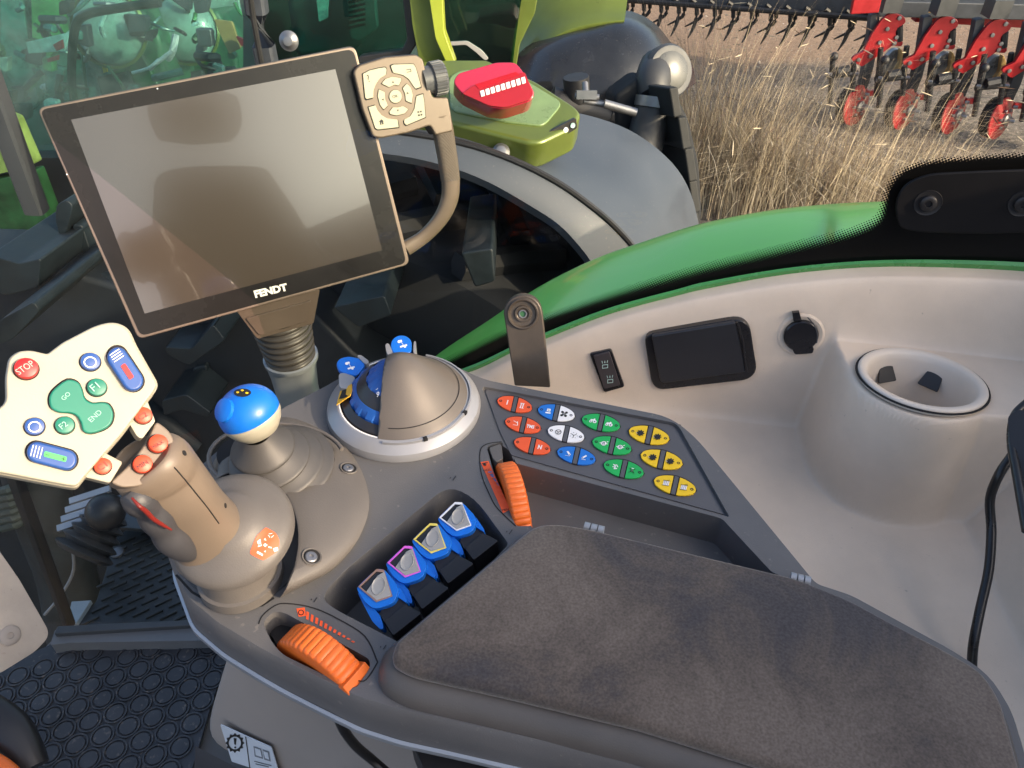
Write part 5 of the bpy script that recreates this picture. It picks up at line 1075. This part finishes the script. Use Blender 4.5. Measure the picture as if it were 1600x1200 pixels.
slab('seat_panel', [(540, -40), (582, -50), (590, 44), (562, 66), (546, 60)], 2.6, .04, mat('seat_grey', (.09, .16, .15), .5, var=.2), 6, .01)
slab('side_reflection_panel', [(494, -10), (514, -12), (512, 28), (498, 34)], 2.62, .01, CYAN, 3, 0)
mk('glass_bolt', lathe([(.0, .012), (.012, .01), (.02, 0), (.026, -.002)], FR(Y(451, 64, 2.15), (0, -1, .2)), 20), STEEL, nb)
# chassis mass behind the dark arch
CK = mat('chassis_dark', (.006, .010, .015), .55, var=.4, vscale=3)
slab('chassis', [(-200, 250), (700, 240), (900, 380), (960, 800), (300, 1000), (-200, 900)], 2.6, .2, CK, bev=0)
LGM = mat('lug_slate', (.006, .012, .016), .5, var=.3)
for px, y in (([(256, 542), (300, 545), (332, 506), (352, 532), (318, 556), (296, 572), (262, 556)], 1.42), ([(252, 626), (290, 616), (330, 646), (324, 653), (284, 640), (256, 650)], 1.38), ([(300, 575), (322, 570), (330, 620), (306, 618)], 1.5), ([(70, 406), (104, 388), (112, 402), (96, 424), (72, 428)], 1.7), ([(88, 320), (104, 312), (114, 322), (104, 362), (94, 372), (86, 344)], 1.7), ([(0, 500), (52, 472), (62, 486), (20, 530), (-20, 545)], 1.3), ([(-20, 398), (30, 412), (64, 404), (60, 450), (10, 462), (-20, 450)], 1.5), ([(112, 350), (128, 352), (150, 420), (134, 430)], 1.7), ([(138, 484), (180, 476), (186, 492), (146, 500)], 1.6), ([(520, 480), (600, 462), (612, 492), (560, 512)], 1.45), ([(720, 395), (770, 388), (774, 440), (742, 450)], 1.5)):
    slab('frame_casting', px, y, .4, LGM, 6, .008)
slab('dark_filler', [(-260, 420), (120, 430), (260, 470), (470, 470), (560, 560), (900, 700), (900, 1100), (-260, 1100)], 1.5, .3, CK, 20, .04)  # invented dark box that closes off the arch so it stays dark
for px, y in (([(240, 520), (330, 500), (380, 560), (360, 640), (300, 660), (250, 600)], 1.9), ([(500, 480), (620, 430), (700, 420), (720, 470), (600, 520), (520, 540)], 2.2), ([(560, 250), (660, 290), (760, 420), (700, 520), (640, 420)], 2.4), ([(700, 380), (780, 360), (800, 470), (740, 520)], 2.1)):
    slab('chassis_casting', px, y, .12, mat('casting_dark', (.010, .018, .026), .45, var=.3), 14, .03)
for a, b, c, d, y, r_ in ((250, 640, 330, 560, 1.6, .02), (560, 330, 680, 520, 1.9, .014), (690, 300, 700, 560, 2.0, .02), (-20, 460, 200, 440, 1.6, .03), (60, 360, 190, 600, 1.8, .03), (100, 560, 300, 700, 1.5, .05)):
    mk('chassis_pipe', bar(Y(a, b, y), Y(c, d, y), r_), M['casting_dark'], nb)
# front wheel lugs at the left
fw = Vector((-1.15, 1.75, -1.55)); lg = []
mk('front_tyre', lathe([(.4, 0), (.60, .0), (.68, .05), (.70, .1), (.70, .40), (.66, .46), (.4, .46)], FR(fw, lt_, (1, 0, 0)), 48), TYRE, nb)
for k in range(20):
    for s_ in (0, 1):
        f = FR(fw, lt_, (1, 0, 0)); a0 = 2 * math.pi * (k + .5 * s_) / 20
        lg.append(tube([f.P(.72 * math.cos(a0 + t_ * .25), .72 * math.sin(a0 + t_ * .25), (.03 + .22 * t_) if s_ == 0 else (.43 - .22 * t_)) for t_ in (0, .5, 1)], .03, 6, k=1, power=4))
mk('tyre_lugs', join(*lg), TYRE, nb, ang=30)

# ================================================================== GREEN MACHINES IN THE BACKGROUND, UPPER LEFT
TE = mat('teal_tinted', (.05, .16, .15), .25, var=.5, vscale=5)
def machine(dx, dy, sc, yy, label):
    r = root('parked_machine', Y(200 + dx, 200, yy) * 1.0, label, 'farm machine', 'green machines standing beyond the neighbouring tractor')
    def T(px): return [(200 + dx + (p[0] - 200) * sc, 60 + dy + (p[1] - 60) * sc) + tuple(p[2:]) for p in px]
    def s_(name, px, y, dep, m, rr=4, bev=.01): cx = sum(p[0] for p in T(px)) / len(px); cy = sum(p[1] for p in T(px)) / len(px); f = FR(Y(cx, cy, y), (0, -1, .2), (1, 0, 0)); return pr(name, f, rnd(T(px), rr), 0, dep, m, r, bevel=bev, seg=3)
    s_('hood', [(120, 60), (150, 20), (220, 10), (250, 60), (262, 140), (200, 190), (130, 160)], yy, .5, mat('far_green', (.022, .11, .05), .35, var=.5, vscale=4), 10, .05)
    s_('hood_rib', [(190, 80), (215, 74), (262, 160), (225, 172)], yy - .04, .1, DGRN, 4, .02)
    s_('hood_side', [(130, 80), (160, 76), (190, 180), (140, 180)], yy - .06, .1, mat('teal_panel', (.05, .17, .15), .3, var=.3), 6, .02)
    s_('grille', [(150, 120), (196, 112), (222, 180), (170, 190)], yy - .1, .05, DARKIN, 4, .01)
    s_('decal_plate', [(128, 78), (142, 78), (145, 91), (131, 91)], yy - .12, .01, WHT, 0, 0)
    s_('decal_mark', [(158, 100), (163, 98), (168, 112), (162, 114)], yy - .12, .01, YEL, 0, 0)
    c = Y(*T([(170, 45)])[0][:2], yy - .15); lfm = FR(c, (.1, -.9, .3))
    mk('round_lamp', lathe([(.17, -.05), (.17, .0), (.155, .03), (.10, .07), (0, .09)], lfm, 36), mat('lamp_teal', (.20, .33, .28), .15, var=.35, vscale=6, coat=.7), r)
    mk('lamp_ring', lathe([(.175, -.03), (.185, .01), (.172, .02)], lfm, 36), LIME, r)
    return r
machine(0, 0, 1.0, 4.2, 'green machine with a round domed lamp, the left one above the display')
machine(118, 0, .95, 4.6, 'green machine with a round domed lamp, just left of the black window post')
pl = root('light_pole', Y(385, 60, 3.8), 'slim pale upright bar beside the green machines above the display', 'pole')
mk('pole_bar', bar(Y(376, -60, 3.4), Y(412, 120, 3.4), .035, 12), mat('pale_tan', (.55, .42, .30), .5), pl)
wp = root('window_post', Y(405, 60, 1.6), 'dark upright window post of the neighbouring cab above the display', 'window post')
mk('post_profile', tube([Y(392, -60, 1.7), Y(402, 20, 1.7), (Y(420, 110, 1.7))], .022, 12, k=2, power=4), IMPG, wp)
mk('post_edge', tube([Y(384, -60, 1.66), Y(396, 30, 1.66), (Y(410, 105, 1.66))], .006, 8, k=2), BLK, wp)
hd = root('barrier_boards', Y(60, 60, 3.6), 'pair of pale teal and red boards at the upper left', 'board')
for px, m_, y in (([(40, 66), (110, 50), (100, 80), (44, 84)], CYAN, 3.6), ([(82, 70), (96, 62), (98, 76), (88, 80)], RED, 3.55), ([(72, 92), (90, 86), (90, 94), (74, 98)], RED, 3.55)):
    slab('board', px, y, .02, m_, 0, .003, par=hd)
bx = root('cardboard_panel', Y(352, 60, 3.3), 'tan panel standing between the machines and the pale bar', 'panel')
slab('panel_sheet', [(334, 30), (362, 34), (376, 76), (358, 84), (342, 50)], 3.7, .02, TAN, 2, .002, par=bx)
slab('panel_edge', [(368, 56), (382, 62), (388, 74), (376, 72)], 3.65, .02, RED, 2, .002, par=bx)
gm = root('green_panel_machine', Y(20, 300, 2.6), 'lime green machine body partly cut by the left edge of the picture', 'farm machine')
slab('side_panel', [(-60, 160), (12, 190), (44, 262), (-60, 285)], 2.6, .1, mat('lime_panel', (.13, .22, .06), .4, var=.3, coat=.3), 4, .02, par=gm)
slab('side_panel', [(-60, 292), (46, 270), (78, 352), (70, 396), (-60, 410)], 2.55, .1, mat('deep_green', (.008, .045, .015), .4, var=.4), 4, .02, par=gm)
slab('dark_skirt', [(-60, 400), (100, 380), (120, 520), (-60, 560)], 2.7, .2, CK, 8, .02, par=gm)
mk('blue_cap', lathe([(.05, -.02), (.05, .02), (.035, .035), (0, .04)], FR(Y(0, 462, 2.0), (.2, -.8, .5)), 28), mat('cap_blue', (.02, .25, .6), .4), gm)
wpn = root('neighbour_windscreen', Y(180, 150, 2.3), 'dusty teal tinted windscreen pane behind the upper left of the display', 'windscreen')
slab('tinted_pane', [(-260, -200), (392, -200), (418, 120), (410, 330), (60, 400), (-40, 80)], 2.9, .008, dustyglass('dusty_teal', (.56, .78, .76), (.15, .22, .22), .02, .42, 2.6), 4, 0, par=wpn)
mk('pane_seal', tube([Y(-40, 60, 2.85), Y(58, 398, 2.85)], .02, 8, k=1), BLK, wpn)
mk('grab_rail', tube([Y(118, 170, 3.0), Y(112, 120, 3.0), Y(116, 50, 3.0), Y(132, 24, 3.0), Y(190, 12, 3.0), Y(250, 4, 3.0)], .016, 8, k=4), BLK, wpn)
# tall dark green backdrop body behind the left machines
bk = root('combine_body', Y(100, 60, 5.2), 'large dark teal machine body closing the view at the upper left', 'farm machine')
slab('body_side', [(-300, -300), (420, -300), (400, 350), (-300, 420)], 5.4, .4, mat('backdrop_teal', (.04, .12, .10), .45, var=.9, vscale=1.6), 4, .03, par=bk)
for px, m_ in (([(48, -20), (92, -30), (96, 70), (66, 100), (50, 60)], mat('mid_green', (.045, .22, .07), .4, var=.5, vscale=4)), ([(150, -30), (250, -30), (262, 8), (140, 24)], M['mid_green']), ([(0, -20), (30, -20), (60, 160), (40, 180), (0, 100)], M['teal_panel']), ([(262, -20), (370, -20), (376, 20), (280, 36)], M['lamp_teal'])):
    slab('body_panel', px, 5.0, .1, m_, 4, .02, par=bk)

rc_ = random.Random(11)
pal = [M['mid_green'], DGRN, M['teal_panel'], M['lamp_teal'], IMPG, IMPG, BLK, BLK, CYAN, WHT, M['far_green'], CK, CK, STEEL, TE]  # white and pale entries put bright highlights into the invented clutter's colours
for k in range(130):
    x, y = rc_.uniform(0, 400), rc_.uniform(-10, 190); d_ = rc_.uniform(3.6, 4.9); m_ = rc_.choice(pal); s_ = rc_.uniform(4, 20)
    if rc_.random() < .5:
        a = rc_.uniform(0, 3.14); L_ = rc_.uniform(10, 55); mk('hose', tube([Y(x, y, d_), Y(x + math.cos(a) * L_ * .5 + rc_.uniform(-8, 8), y + math.sin(a) * L_ * .5, d_ - .03), Y(x + math.cos(a) * L_, y + math.sin(a) * L_ * .8, d_)], rc_.uniform(.006, .022), 7, k=3), m_, bk)
    else:
        P4 = [(x - s_ * rc_.uniform(.5, 1), y - s_ * rc_.uniform(.5, 1)), (x + s_ * rc_.uniform(.5, 1), y - s_ * rc_.uniform(.3, .9)), (x + s_ * rc_.uniform(.4, 1), y + s_ * rc_.uniform(.5, 1.4)), (x - s_ * rc_.uniform(.3, 1), y + s_ * rc_.uniform(.5, 1.3))]
        slab('clutter_bit', P4, d_, .05, m_, 5, .008, par=bk)
# ================================================================== THINGS SEEN LOW THROUGH THE GLASS AT THE LEFT
stp = root('cab_step', Z(220, 880, -.78), 'dark rubber step plate with short raised ribs outside the glass', 'step')
SF = FR((0, 0, -.78), (0, 0, 1)); STM = mat('step_rubber', (.035, .042, .048), .5, grain=.15, var=.2)
pr('step_plate', SF, rnd([(118, 975, 6), (150, 940), (166, 890), (170, 850), (200, 825, 10), (330, 820), (470, 1010), (300, 985)], 6), 0, .03, STM, stp, bevel=.004)
vfs = []
A0 = SF.W(220, 900); d1 = (SF.W(260, 882) - A0).normalized(); d2 = Vector((-d1.y, d1.x, 0)); stpoly = [Vector(p) for p in ((125, 970), (158, 938), (172, 890), (176, 850), (204, 830), (330, 826), (470, 1010), (300, 980))]
for i in range(-14, 15):
    for j in range(-16, 17):
        c = A0 + d1 * ((i + .5 * (j % 2)) * .040) + d2 * (j * .017); p_ = project(c)
        if inside(p_, stpoly): vfs.append(box(FR(c, (0, 0, 1), d1), -.015, .015, -.0025, .0025, -.001, .005))
mk('step_ribs', join(*vfs), STM, stp, bevel=.001, seg=1)
mk('step_screw', join(lathe([(.013, 0), (.012, .004), (.006, .005), (0, .004)], SF.at(184, 864, .001), 20)), STEEL, stp)
mk('scale_plate', prism([SF.W(*p, .05) for p in rnd([(150, 800, 6), (180, 772, 14), (225, 770, 14), (300, 800), (300, 830), (210, 826, 14), (170, 822, 10)], 8)], (0, 0, 1), .01), mat('slate_plastic', (.05, .065, .08), .4), stp, bevel=.002)
multi('scale_marks', [[(214 + 3 * math.sin(k * .2), 782 + k * 4.2), (219 + 3 * math.sin(k * .2), 781.5 + k * 4.2), (219 + 3 * math.sin(k * .2), 782.6 + k * 4.2), (214 + 3 * math.sin(k * .2), 783.1 + k * 4.2)] for k in range(8)], SF, .0505, WHT, stp)
bj = root('ball_joint', Z(150, 850, -.75), 'dark ribbed steering ball joint low outside the glass', 'ball joint')
cA, cB = Y(130, 868, 1.05), Y(165, 800, 1.05)
pA, pB = Z(128, 868, -.70), Z(172, 800, -.66); axb = (pB - pA).normalized(); Lb = (pB - pA).length; prof = []
for k in range(5): prof += [(.045 - .004 * k, Lb * k / 5), (.055 - .004 * k, Lb * (k + .5) / 5)]
mk('ribbed_boot', lathe(cr(prof + [(.03, Lb)], 3, False), FR(pA, axb), 40), mat('boot_dark', (.035, .038, .042), .35), bj, ang=60)
mk('joint_ball', sphere(Z(165, 800, -.62), .034, 28, 16), BLK, bj)
mk('joint_plates', join(*[box(FR(Z(125 + k * 6, 815 - k * 14, -.66), (0, -.4, .9), (1, .4, 0)), -.04, .035, -.006, .006, -.004, .004) for k in range(4)]), SILG, bj)
ft = root('front_fork', Z(60, 850, -.75), 'dark ribbed air filter housing and frame at the lower left behind the glass', 'housing')
mk('ribbed_housing', join(*[tube([Y(-10 + k * 3, 770 + k * 11, 1.2), Y(15 + k * 2, 764 + k * 11, 1.16), Y(38, 752 + k * 12, 1.2)], .011, 8) for k in range(6)]), mat('moss_plastic', (.05, .065, .055), .5), ft)
mk('frame_tube', tube([Y(45, 700, 1.3), Y(70, 800, 1.25), Y(105, 900, 1.2), Y(118, 990, 1.15)], .07, 14), mat('frame_dark', (.025, .032, .035), .5, var=.3), ft)
mk('frame_rod', tube([Y(70, 960, .9), Y(95, 930, .9), Y(115, 890, .9), (Y(110, 840, .9))], .003, 8), SILG, ft)
mk('pale_bracket', prism([SF.W(*p, .01) for p in ((104, 975), (112, 940), (142, 938), (118, 975))], (0, 0, 1), .01), mat('pale_blue_grey', (.30, .36, .40), .4), ft)

# ================================================================== FAR YARD: GROUND, IMPLEMENTS, GRASS
GZ = -2.15
gm_ = bpy.data.materials.new('yard_gravel'); gm_.use_nodes = True; n = gm_.node_tree.nodes; l = gm_.node_tree.links; b = n['Principled BSDF']
tc = n.new('ShaderNodeTexCoord'); a1 = n.new('ShaderNodeTexNoise'); a1.inputs['Scale'].default_value = 22; a1.inputs['Detail'].default_value = 10; a1.inputs['Roughness'].default_value = .8
a2 = n.new('ShaderNodeTexNoise'); a2.inputs['Scale'].default_value = .7; a2.inputs['Detail'].default_value = 5
for a in (a1, a2): l.new(tc.outputs['Object'], a.inputs['Vector'])
r1 = n.new('ShaderNodeValToRGB'); r1.color_ramp.elements[0].position = .36; r1.color_ramp.elements[0].color = (.035, .030, .027, 1); r1.color_ramp.elements[1].position = .66; r1.color_ramp.elements[1].color = (.26, .225, .195, 1); l.new(a1.outputs[0], r1.inputs[0])
sy = n.new('ShaderNodeSeparateXYZ'); l.new(tc.outputs['Object'], sy.inputs[0])
ad = n.new('ShaderNodeMath'); ad.operation = 'MULTIPLY_ADD'; ad.inputs[1].default_value = 3.0; l.new(a2.outputs[0], ad.inputs[0]); l.new(sy.outputs[1], ad.inputs[2])
mrg = n.new('ShaderNodeMapRange'); mrg.inputs[1].default_value = 9.2; mrg.inputs[2].default_value = 9.9; l.new(ad.outputs[0], mrg.inputs[0])
r2 = n.new('ShaderNodeValToRGB'); r2.color_ramp.elements[0].position = .3; r2.color_ramp.elements[0].color = (.13, .085, .06, 1); r2.color_ramp.elements[1].position = .7; r2.color_ramp.elements[1].color = (.34, .235, .165, 1); l.new(a1.outputs[0], r2.inputs[0])
mg = n.new('ShaderNodeMix'); mg.data_type = 'RGBA'; l.new(mrg.outputs[0], mg.inputs[0]); l.new(r1.outputs[0], mg.inputs[6]); l.new(r2.outputs[0], mg.inputs[7]); l.new(mg.outputs[2], b.inputs['Base Color']); b.inputs['Roughness'].default_value = .9
bp = n.new('ShaderNodeBump'); bp.inputs['Strength'].default_value = .8; bp.inputs['Distance'].default_value = .03; l.new(a1.outputs[0], bp.inputs['Height']); l.new(bp.outputs[0], b.inputs['Normal'])
g_ = mk('ground', ([(-120, -60, GZ), (120, -60, GZ), (120, 200, GZ), (-120, 200, GZ)], [(0, 1, 2, 3)]), gm_, None, smooth=False, center=False); tag(g_, kind='structure')
# stones scattered as loose gravel
vs_ = []; fs_ = []
for k in range(5200):
    px, py = random.uniform(1040, 1620), random.uniform(25, 330); p = Z(px, py, GZ); s_ = random.uniform(.004, .013) * (1.6 if random.random() < .06 else 1)
    b0 = len(vs_); a = random.random() * 6
    for i in range(4): vs_.append(p + Vector((math.cos(a + i * 1.57) * s_ * random.uniform(.7, 1.2), math.sin(a + i * 1.57) * s_, 0)))
    vs_.append(p + Vector((0, 0, s_ * .8))); fs_ += [(b0 + i, b0 + (i + 1) % 4, b0 + 4) for i in range(4)]
tag(mk('gravel', (vs_, fs_), mat('stone', (.24, .215, .19), .9, var=.9, vscale=3), None, smooth=False), kind='stuff')

# --- row cultivator
def cult_unit():
    y = 6.6; f0 = FR(Y(1560, 120, y), (0, -1, .0), (1, 0, 0))
    r = root('cultivator_unit', Z(1340, 178, GZ), '', 'cultivator unit', 'red row units of the cultivator')
    def z6(p): return zm(p, 2.667, 1000, 0)
    f = FR(Y(1360, 90, y), (0, -1, 0), (1, 0, 0))
    def q(name, px, w_, d_, m_, rr=4, bev=.006): return mk(name, prism([f.W(p[0], p[1], w_) for p in rnd(z6(px), rr / 2.7)], f.n, d_), m_, r, bevel=bev)
    q('shank', [(962, 60), (1000, 55), (992, 190), (970, 300), (945, 372), (910, 372), (940, 250)], 0, .07, IMPG, 8)
    q('swing_arm', [(1022, 62, 14), (1070, 54, 14), (1104, 76, 14), (1104, 100, 14), (1070, 118, 10), (1062, 150, 10), (1098, 170, 10), (1092, 196, 10), (1052, 190), (1010, 222), (925, 278), (884, 256, 8), (884, 238, 8), (930, 215), (968, 140)], .04, .03, RED)
    arm_ = q('swing_arm', [(1050, 60, 10), (1100, 62, 12), (1112, 96, 12), (1080, 110)], -.06, .03, RED)
    mk('arm_bolts', join(*[lathe([(.016, 0), (.016, .012), (0, .014)], FR(f.W(*z6([p])[0], .04), f.n), 10) for p in ((1080, 75), (1068, 155), (1060, 180), (998, 176), (910, 248), (960, 232), (1030, 120))]), STEEL, arm_)
    q('coulter_shield', [(1060, 200, 14), (1100, 215), (1100, 290), (1060, 320, 14), (1020, 350), (1010, 260)], -.10, .06, mat('shield_grey', (.32, .35, .36), .3, metal=.4, var=.2), 10)
    q('hose', [(1085, 190, 14), (1108, 240, 14), (1098, 290, 14), (1066, 330, 10), (1050, 320, 10), (1080, 270)], -.05, .05, TAN, 12, .012)
    for (x0_, y0_, x1_, y1_) in ((805, 228, 790, 430), (1004, 200, 984, 400), (1112, 192, 1098, 300), (890, 260, 886, 380)):
        mk('depth_rod', bar(f.W(*z6([(x0_, y0_)])[0], .08), f.W(*z6([(x1_, y1_)])[0], .08), .022, 10), IMPB, r)
    mk('rod_knob', sphere(f.W(*z6([(808, 236)])[0], .08), .036, 12, 8), IMPB, r)
    mk('clamp_bar', join(bar(f.W(*z6([(782, 318)])[0], .08), f.W(*z6([(908, 304)])[0], .08), .024, 8), bar(f.W(*z6([(980, 330)])[0], .08), f.W(*z6([(1080, 318)])[0], .08), .024, 8), bar(f.W(*z6([(820, 300)])[0], .1), f.W(*z6([(870, 290)])[0], .1), .04, 8)), IMPB, r)
    mk('clamp_bolts', join(*[bar(f.W(*z6([p])[0], .10), f.W(*z6([(p[0] + 16, p[1] + 2)])[0], .12), .013, 8) for p in ((784, 308), (896, 306), (984, 334), (940, 392), (742, 430), (1080, 322))]), STEEL, r)
    dn = Vector((.55, -.80, .12))
    c = f.W(*z6([(902, 440)])[0], .05); ff = FR(c, dn); rr_ = .165
    d_ = mk('disc', lathe([(rr_, -.012), (rr_, .0), (rr_ * .5, .02), (rr_ * .3, .03), (0, .03)], ff, 36), RED, r)
    mk('disc_hub', join(lathe([(.045, .03), (.045, .05), (.02, .06), (.02, .10), (0, .10)], ff, 14), *[lathe([(.012, .02), (.012, .035), (0, .04)], FR(ff.P(.075 * math.cos(R(a)), .075 * math.sin(R(a)), .01), ff.n), 8) for a in range(0, 360, 60)]), STEEL, d_)
    mk('gauge_wheel', lathe([(.08, -.10), (.15, -.10), (.162, -.07), (.162, -.03), (.15, -.02), (.08, -.02)], ff, 32), TYRE, r)
    mk('scraper', join(box(FR(f.W(*z6([(965, 385)])[0], .05), (0, -1, 0)), -.05, .03, -.02, .025, 0, .03)), RED, r)
    mk('frame_clamp', join(box(FR(f.W(*z6([(1045, 20)])[0], .05), (0, -1, 0)), -.07, .07, -.05, .08, -.1, .05)), mat('zinc', (.08, .085, .09), .4, metal=.3), r)
    mk('rock_arm', join(bar(f.W(*z6([(1080, 110)])[0], .02), f.W(*z6([(1080, 170)])[0], .02), .03, 8)), IMPB, r)
    return r
def copy_tree(o, parent=None):
    c = o.copy(); COL.objects.link(c); c.parent = parent
    for ch in o.children: copy_tree(ch, c)
    return c
u0 = cult_unit(); places = [(1345, 0), (1424, 10), (1502, 20), (1578, 32), (1655, 44)]
words = ['first from the left, nearest the dried grass', 'second from the left', 'third from the left', 'fourth from the left', 'last, cut by the right edge of the picture']
base0 = Y(1345, 100, 6.6); us = [u0] + [copy_tree(u0) for _ in range(4)]
for k, u in enumerate(us):
    if k: u.location = u0.location + (Y(places[k][0], 100 + places[k][1] * .55, 6.6 - k * .12) - base0)
    u['label'] = 'red cultivator row unit with disc, ' + words[k]
cbm = root('toolbar', Y(1480, 5, 6.8), 'dark toolbar with red end plate carrying the red cultivator units', 'toolbar')
mk('toolbar_beam', join(box(FR(Y(1560, 10, 6.75), (0, -1, .0), (1, -.03, -.02)), -1.0, 1.2, -.10, .02, -.2, 0), box(FR(Y(1560, -22, 6.9), (0, -1, 0)), -1.0, 1.2, -.05, .1, -.2, 0)), IMPG, cbm, bevel=.01)
mk('red_rail', join(box(FR(Y(1600, 26, 6.95), (0, -1, 0), (1, 0, -.05)), -.9, .8, -.09, .07, -.1, 0)), RED, cbm, bevel=.01)
mk('end_plate', box(FR(Y(1358, 0, 6.5), (0, -1, 0), (1, 0, .05)), -.12, .10, -.10, .22, -.04, 0), RED, cbm, bevel=.01)
mk('tan_boot', tube([Y(1480, 22, 6.9), Y(1460, 10, 6.8), Y(1436, 28, 6.8)], [.03, .06, .02], 10), TAN, cbm)
# --- harrow with curved tines
hr = root('tine_harrow', Y(1170, 10, 8.4), 'long dark harrow bar with a row of curved spring tines', 'harrow')
a, b2 = Y(960, -8, 8.6), Y(1372, 22, 7.6); dH = (b2 - a); 
mk('harrow_beam', join(prism([a + Vector((0, 0, .12)), b2 + Vector((0, 0, .12)), b2 + Vector((0, 0, -.05)), a + Vector((0, 0, -.05))], Vector((dH.y, -dH.x, 0)), .14), prism([a + Vector((0, .25, .30)), b2 + Vector((0, .25, .30)), b2 + Vector((0, .25, .16)), a + Vector((0, .25, .16))], Vector((dH.y, -dH.x, 0)), .1)), IMPG, hr, bevel=.012)
mk('harrow_pipe', bar(a + Vector((0, -.03, -.03)), b2 + Vector((0, -.03, -.03)), .03, 10), IMPB, hr)
mk('harrow_rail', bar(a + Vector((0, .2, .45)), b2 + Vector((0, .2, .45)), .05, 8), RED, hr)
for k in range(14):
    for s_ in (0, 1):
        p = a + dH * ((k + .35 + .42 * s_) / 14) + Vector((0, .12 * s_ - .04, 0)); h_ = (.34 if s_ == 0 else .26)
        mk('tine', tube([p + Vector((0, 0, .02)), p + Vector((.05, 0, -.02)), p + Vector((.075, 0, -h_ * .35)), p + Vector((.06, 0, -h_ * .7)), p + Vector((.02 - .10 * s_, 0, -h_))], [.02, .022, .022, .018, .006], 7, k=3), IMPB, hr)
# --- dried grass
rnd_ = random.Random(3); BM_ = {0: ([], []), 1: ([], []), 2: ([], [])}
def blade(p, h, lean, az, wdt, kind, seedhead):
    V, Fc = BM_[kind]; n_ = 6; b0 = len(V); d = Vector((math.cos(az), math.sin(az), 0)); s = Vector((-d.y, d.x, 0)) * .6 + Vector((.6, 0, 0)); s.normalize()
    for i in range(n_ + 1):
        t_ = i / n_; q = p + Vector((0, 0, h * (t_ - .28 * lean * t_ * t_ * t_))) + d * (lean * h * t_ ** 2.2 * .8); w_ = wdt * (1 - t_ * .85)
        V += [q - s * w_, q + s * w_]
    for i in range(n_): Fc.append((b0 + 2 * i, b0 + 2 * i + 1, b0 + 2 * i + 3, b0 + 2 * i + 2))
    if seedhead:
        V2, F2 = BM_[2 if kind == 1 else 0]; q0 = q; dr = (d * .7 + Vector((0, 0, .35 - lean))).normalized(); L_ = rnd_.uniform(.05, .11); c0_ = len(V2); sd_ = s
        for i in range(5):
            t_ = i / 4; w_ = .0032 * math.sin(math.pi * min(.97, t_ * .85 + .12)); q = q0 + dr * L_ * t_; z_ = Vector((0, 0, 1)) * w_
            V2 += [q - sd_ * w_, q + z_, q + sd_ * w_, q - z_]
        for i in range(4):
            for j in range(4): F2.append((c0_ + 4 * i + j, c0_ + 4 * i + (j + 1) % 4, c0_ + 4 * (i + 1) + (j + 1) % 4, c0_ + 4 * (i + 1) + j))
cl = [(1085, 300, .26, 1.15, 420), (1120, 318, .30, 1.05, 420), (1180, 335, .30, .95, 380), (1240, 340, .35, .95, 420), (1300, 345, .40, .90, 420), (1370, 330, .35, .75, 300), (1440, 300, .30, .55, 200), (1060, 250, .2, 1.0, 220), (1500, 270, .3, .3, 90), (1150, 280, .3, .95, 260)]
for cx, cy, sp, hh, cnt in cl:
    c = Z(cx, cy, GZ)
    for k in range(int(cnt * 1.15)):
        a = rnd_.random() * 6.283; rr_ = sp * rnd_.random() ** .7; p = c + Vector((math.cos(a) * rr_ * 1.2, math.sin(a) * rr_, 0))
        kind = 0 if rnd_.random() < .72 else 1
        blade(p, hh * 1.3 * rnd_.uniform(.4, 1.1), (rnd_.uniform(.1, .7) if rnd_.random() < .6 else rnd_.uniform(.7, 1.7)), a + rnd_.uniform(-.9, .9), rnd_.uniform(.0015, .0035), kind, rnd_.random() < .05)
gr0 = mk('straw_grass', BM_[0], mat('straw', (.50, .42, .30), .8, var=.35, vscale=2.5), None, smooth=False); tag(gr0, kind='stuff')
gr1 = mk('brown_grass', BM_[1], mat('brown_stem', (.20, .15, .11), .85, var=.4, vscale=3), None, smooth=False); tag(gr1, kind='stuff')
gr2 = mk('seed_heads', BM_[2], mat('seed_brown', (.10, .06, .04), .9, var=.4), None, smooth=False); tag(gr2, kind='stuff')

cfm = mk('cab_floor', box(FR((0, 0, -.562), (0, 0, 1)), -1.1, .9, -1.3, .60, -.03, 0), mat('floor_grey', (.12, .115, .11), .7), None); tag(cfm, kind='structure')
# ================================================================== REAR OF THE OWN CAB (unseen; seat added for screen reflection, wall to shade armrest)
st_ = root('reflected_seat', (.42, -.72, -.5), 'unseen driver seat with headrest, added behind the camera to reflect in the display', 'seat')
mk('backrest', tube([Vector((.40, -.68, -.45)), Vector((.40, -.70, .0)), Vector((.40, -.74, .45)), Vector((.40, -.76, .72))], [.22, .25, .24, .17], 28, flat=.45, up=Vector((0, 1, .1)), power=3), mat('seat_fabric', (.045, .042, .04), .85, grain=.2), st_)
mk('headrest', tube([Vector((.30, -.78, .92)), Vector((.40, -.78, .93)), Vector((.52, -.78, .92))], [.075, .095, .075], 24, flat=.8, power=3), M['seat_fabric'], st_)
rc = root('sun_shade_wall', Vector((math.cos(SUN_AZ), math.sin(SUN_AZ), 0)) * .8 + Vector((0, 0, -.9)), 'unseen cab rear wall panel added square to the sun to shade the armrest', 'shade panel')
sh = Vector((math.cos(SUN_AZ), math.sin(SUN_AZ), 0)); f = FR(sh * .80, -sh, Vector((0, 0, 1)).cross(-sh))  # added panel turned to the sun so its top edge shadows the console
mk('sun_shade_panel', box(f, -1.2, .75, -1.1, .50, -.04, 0), mat('shade_panel_beige', (.42, .38, .34), .6), rc, bevel=.01)
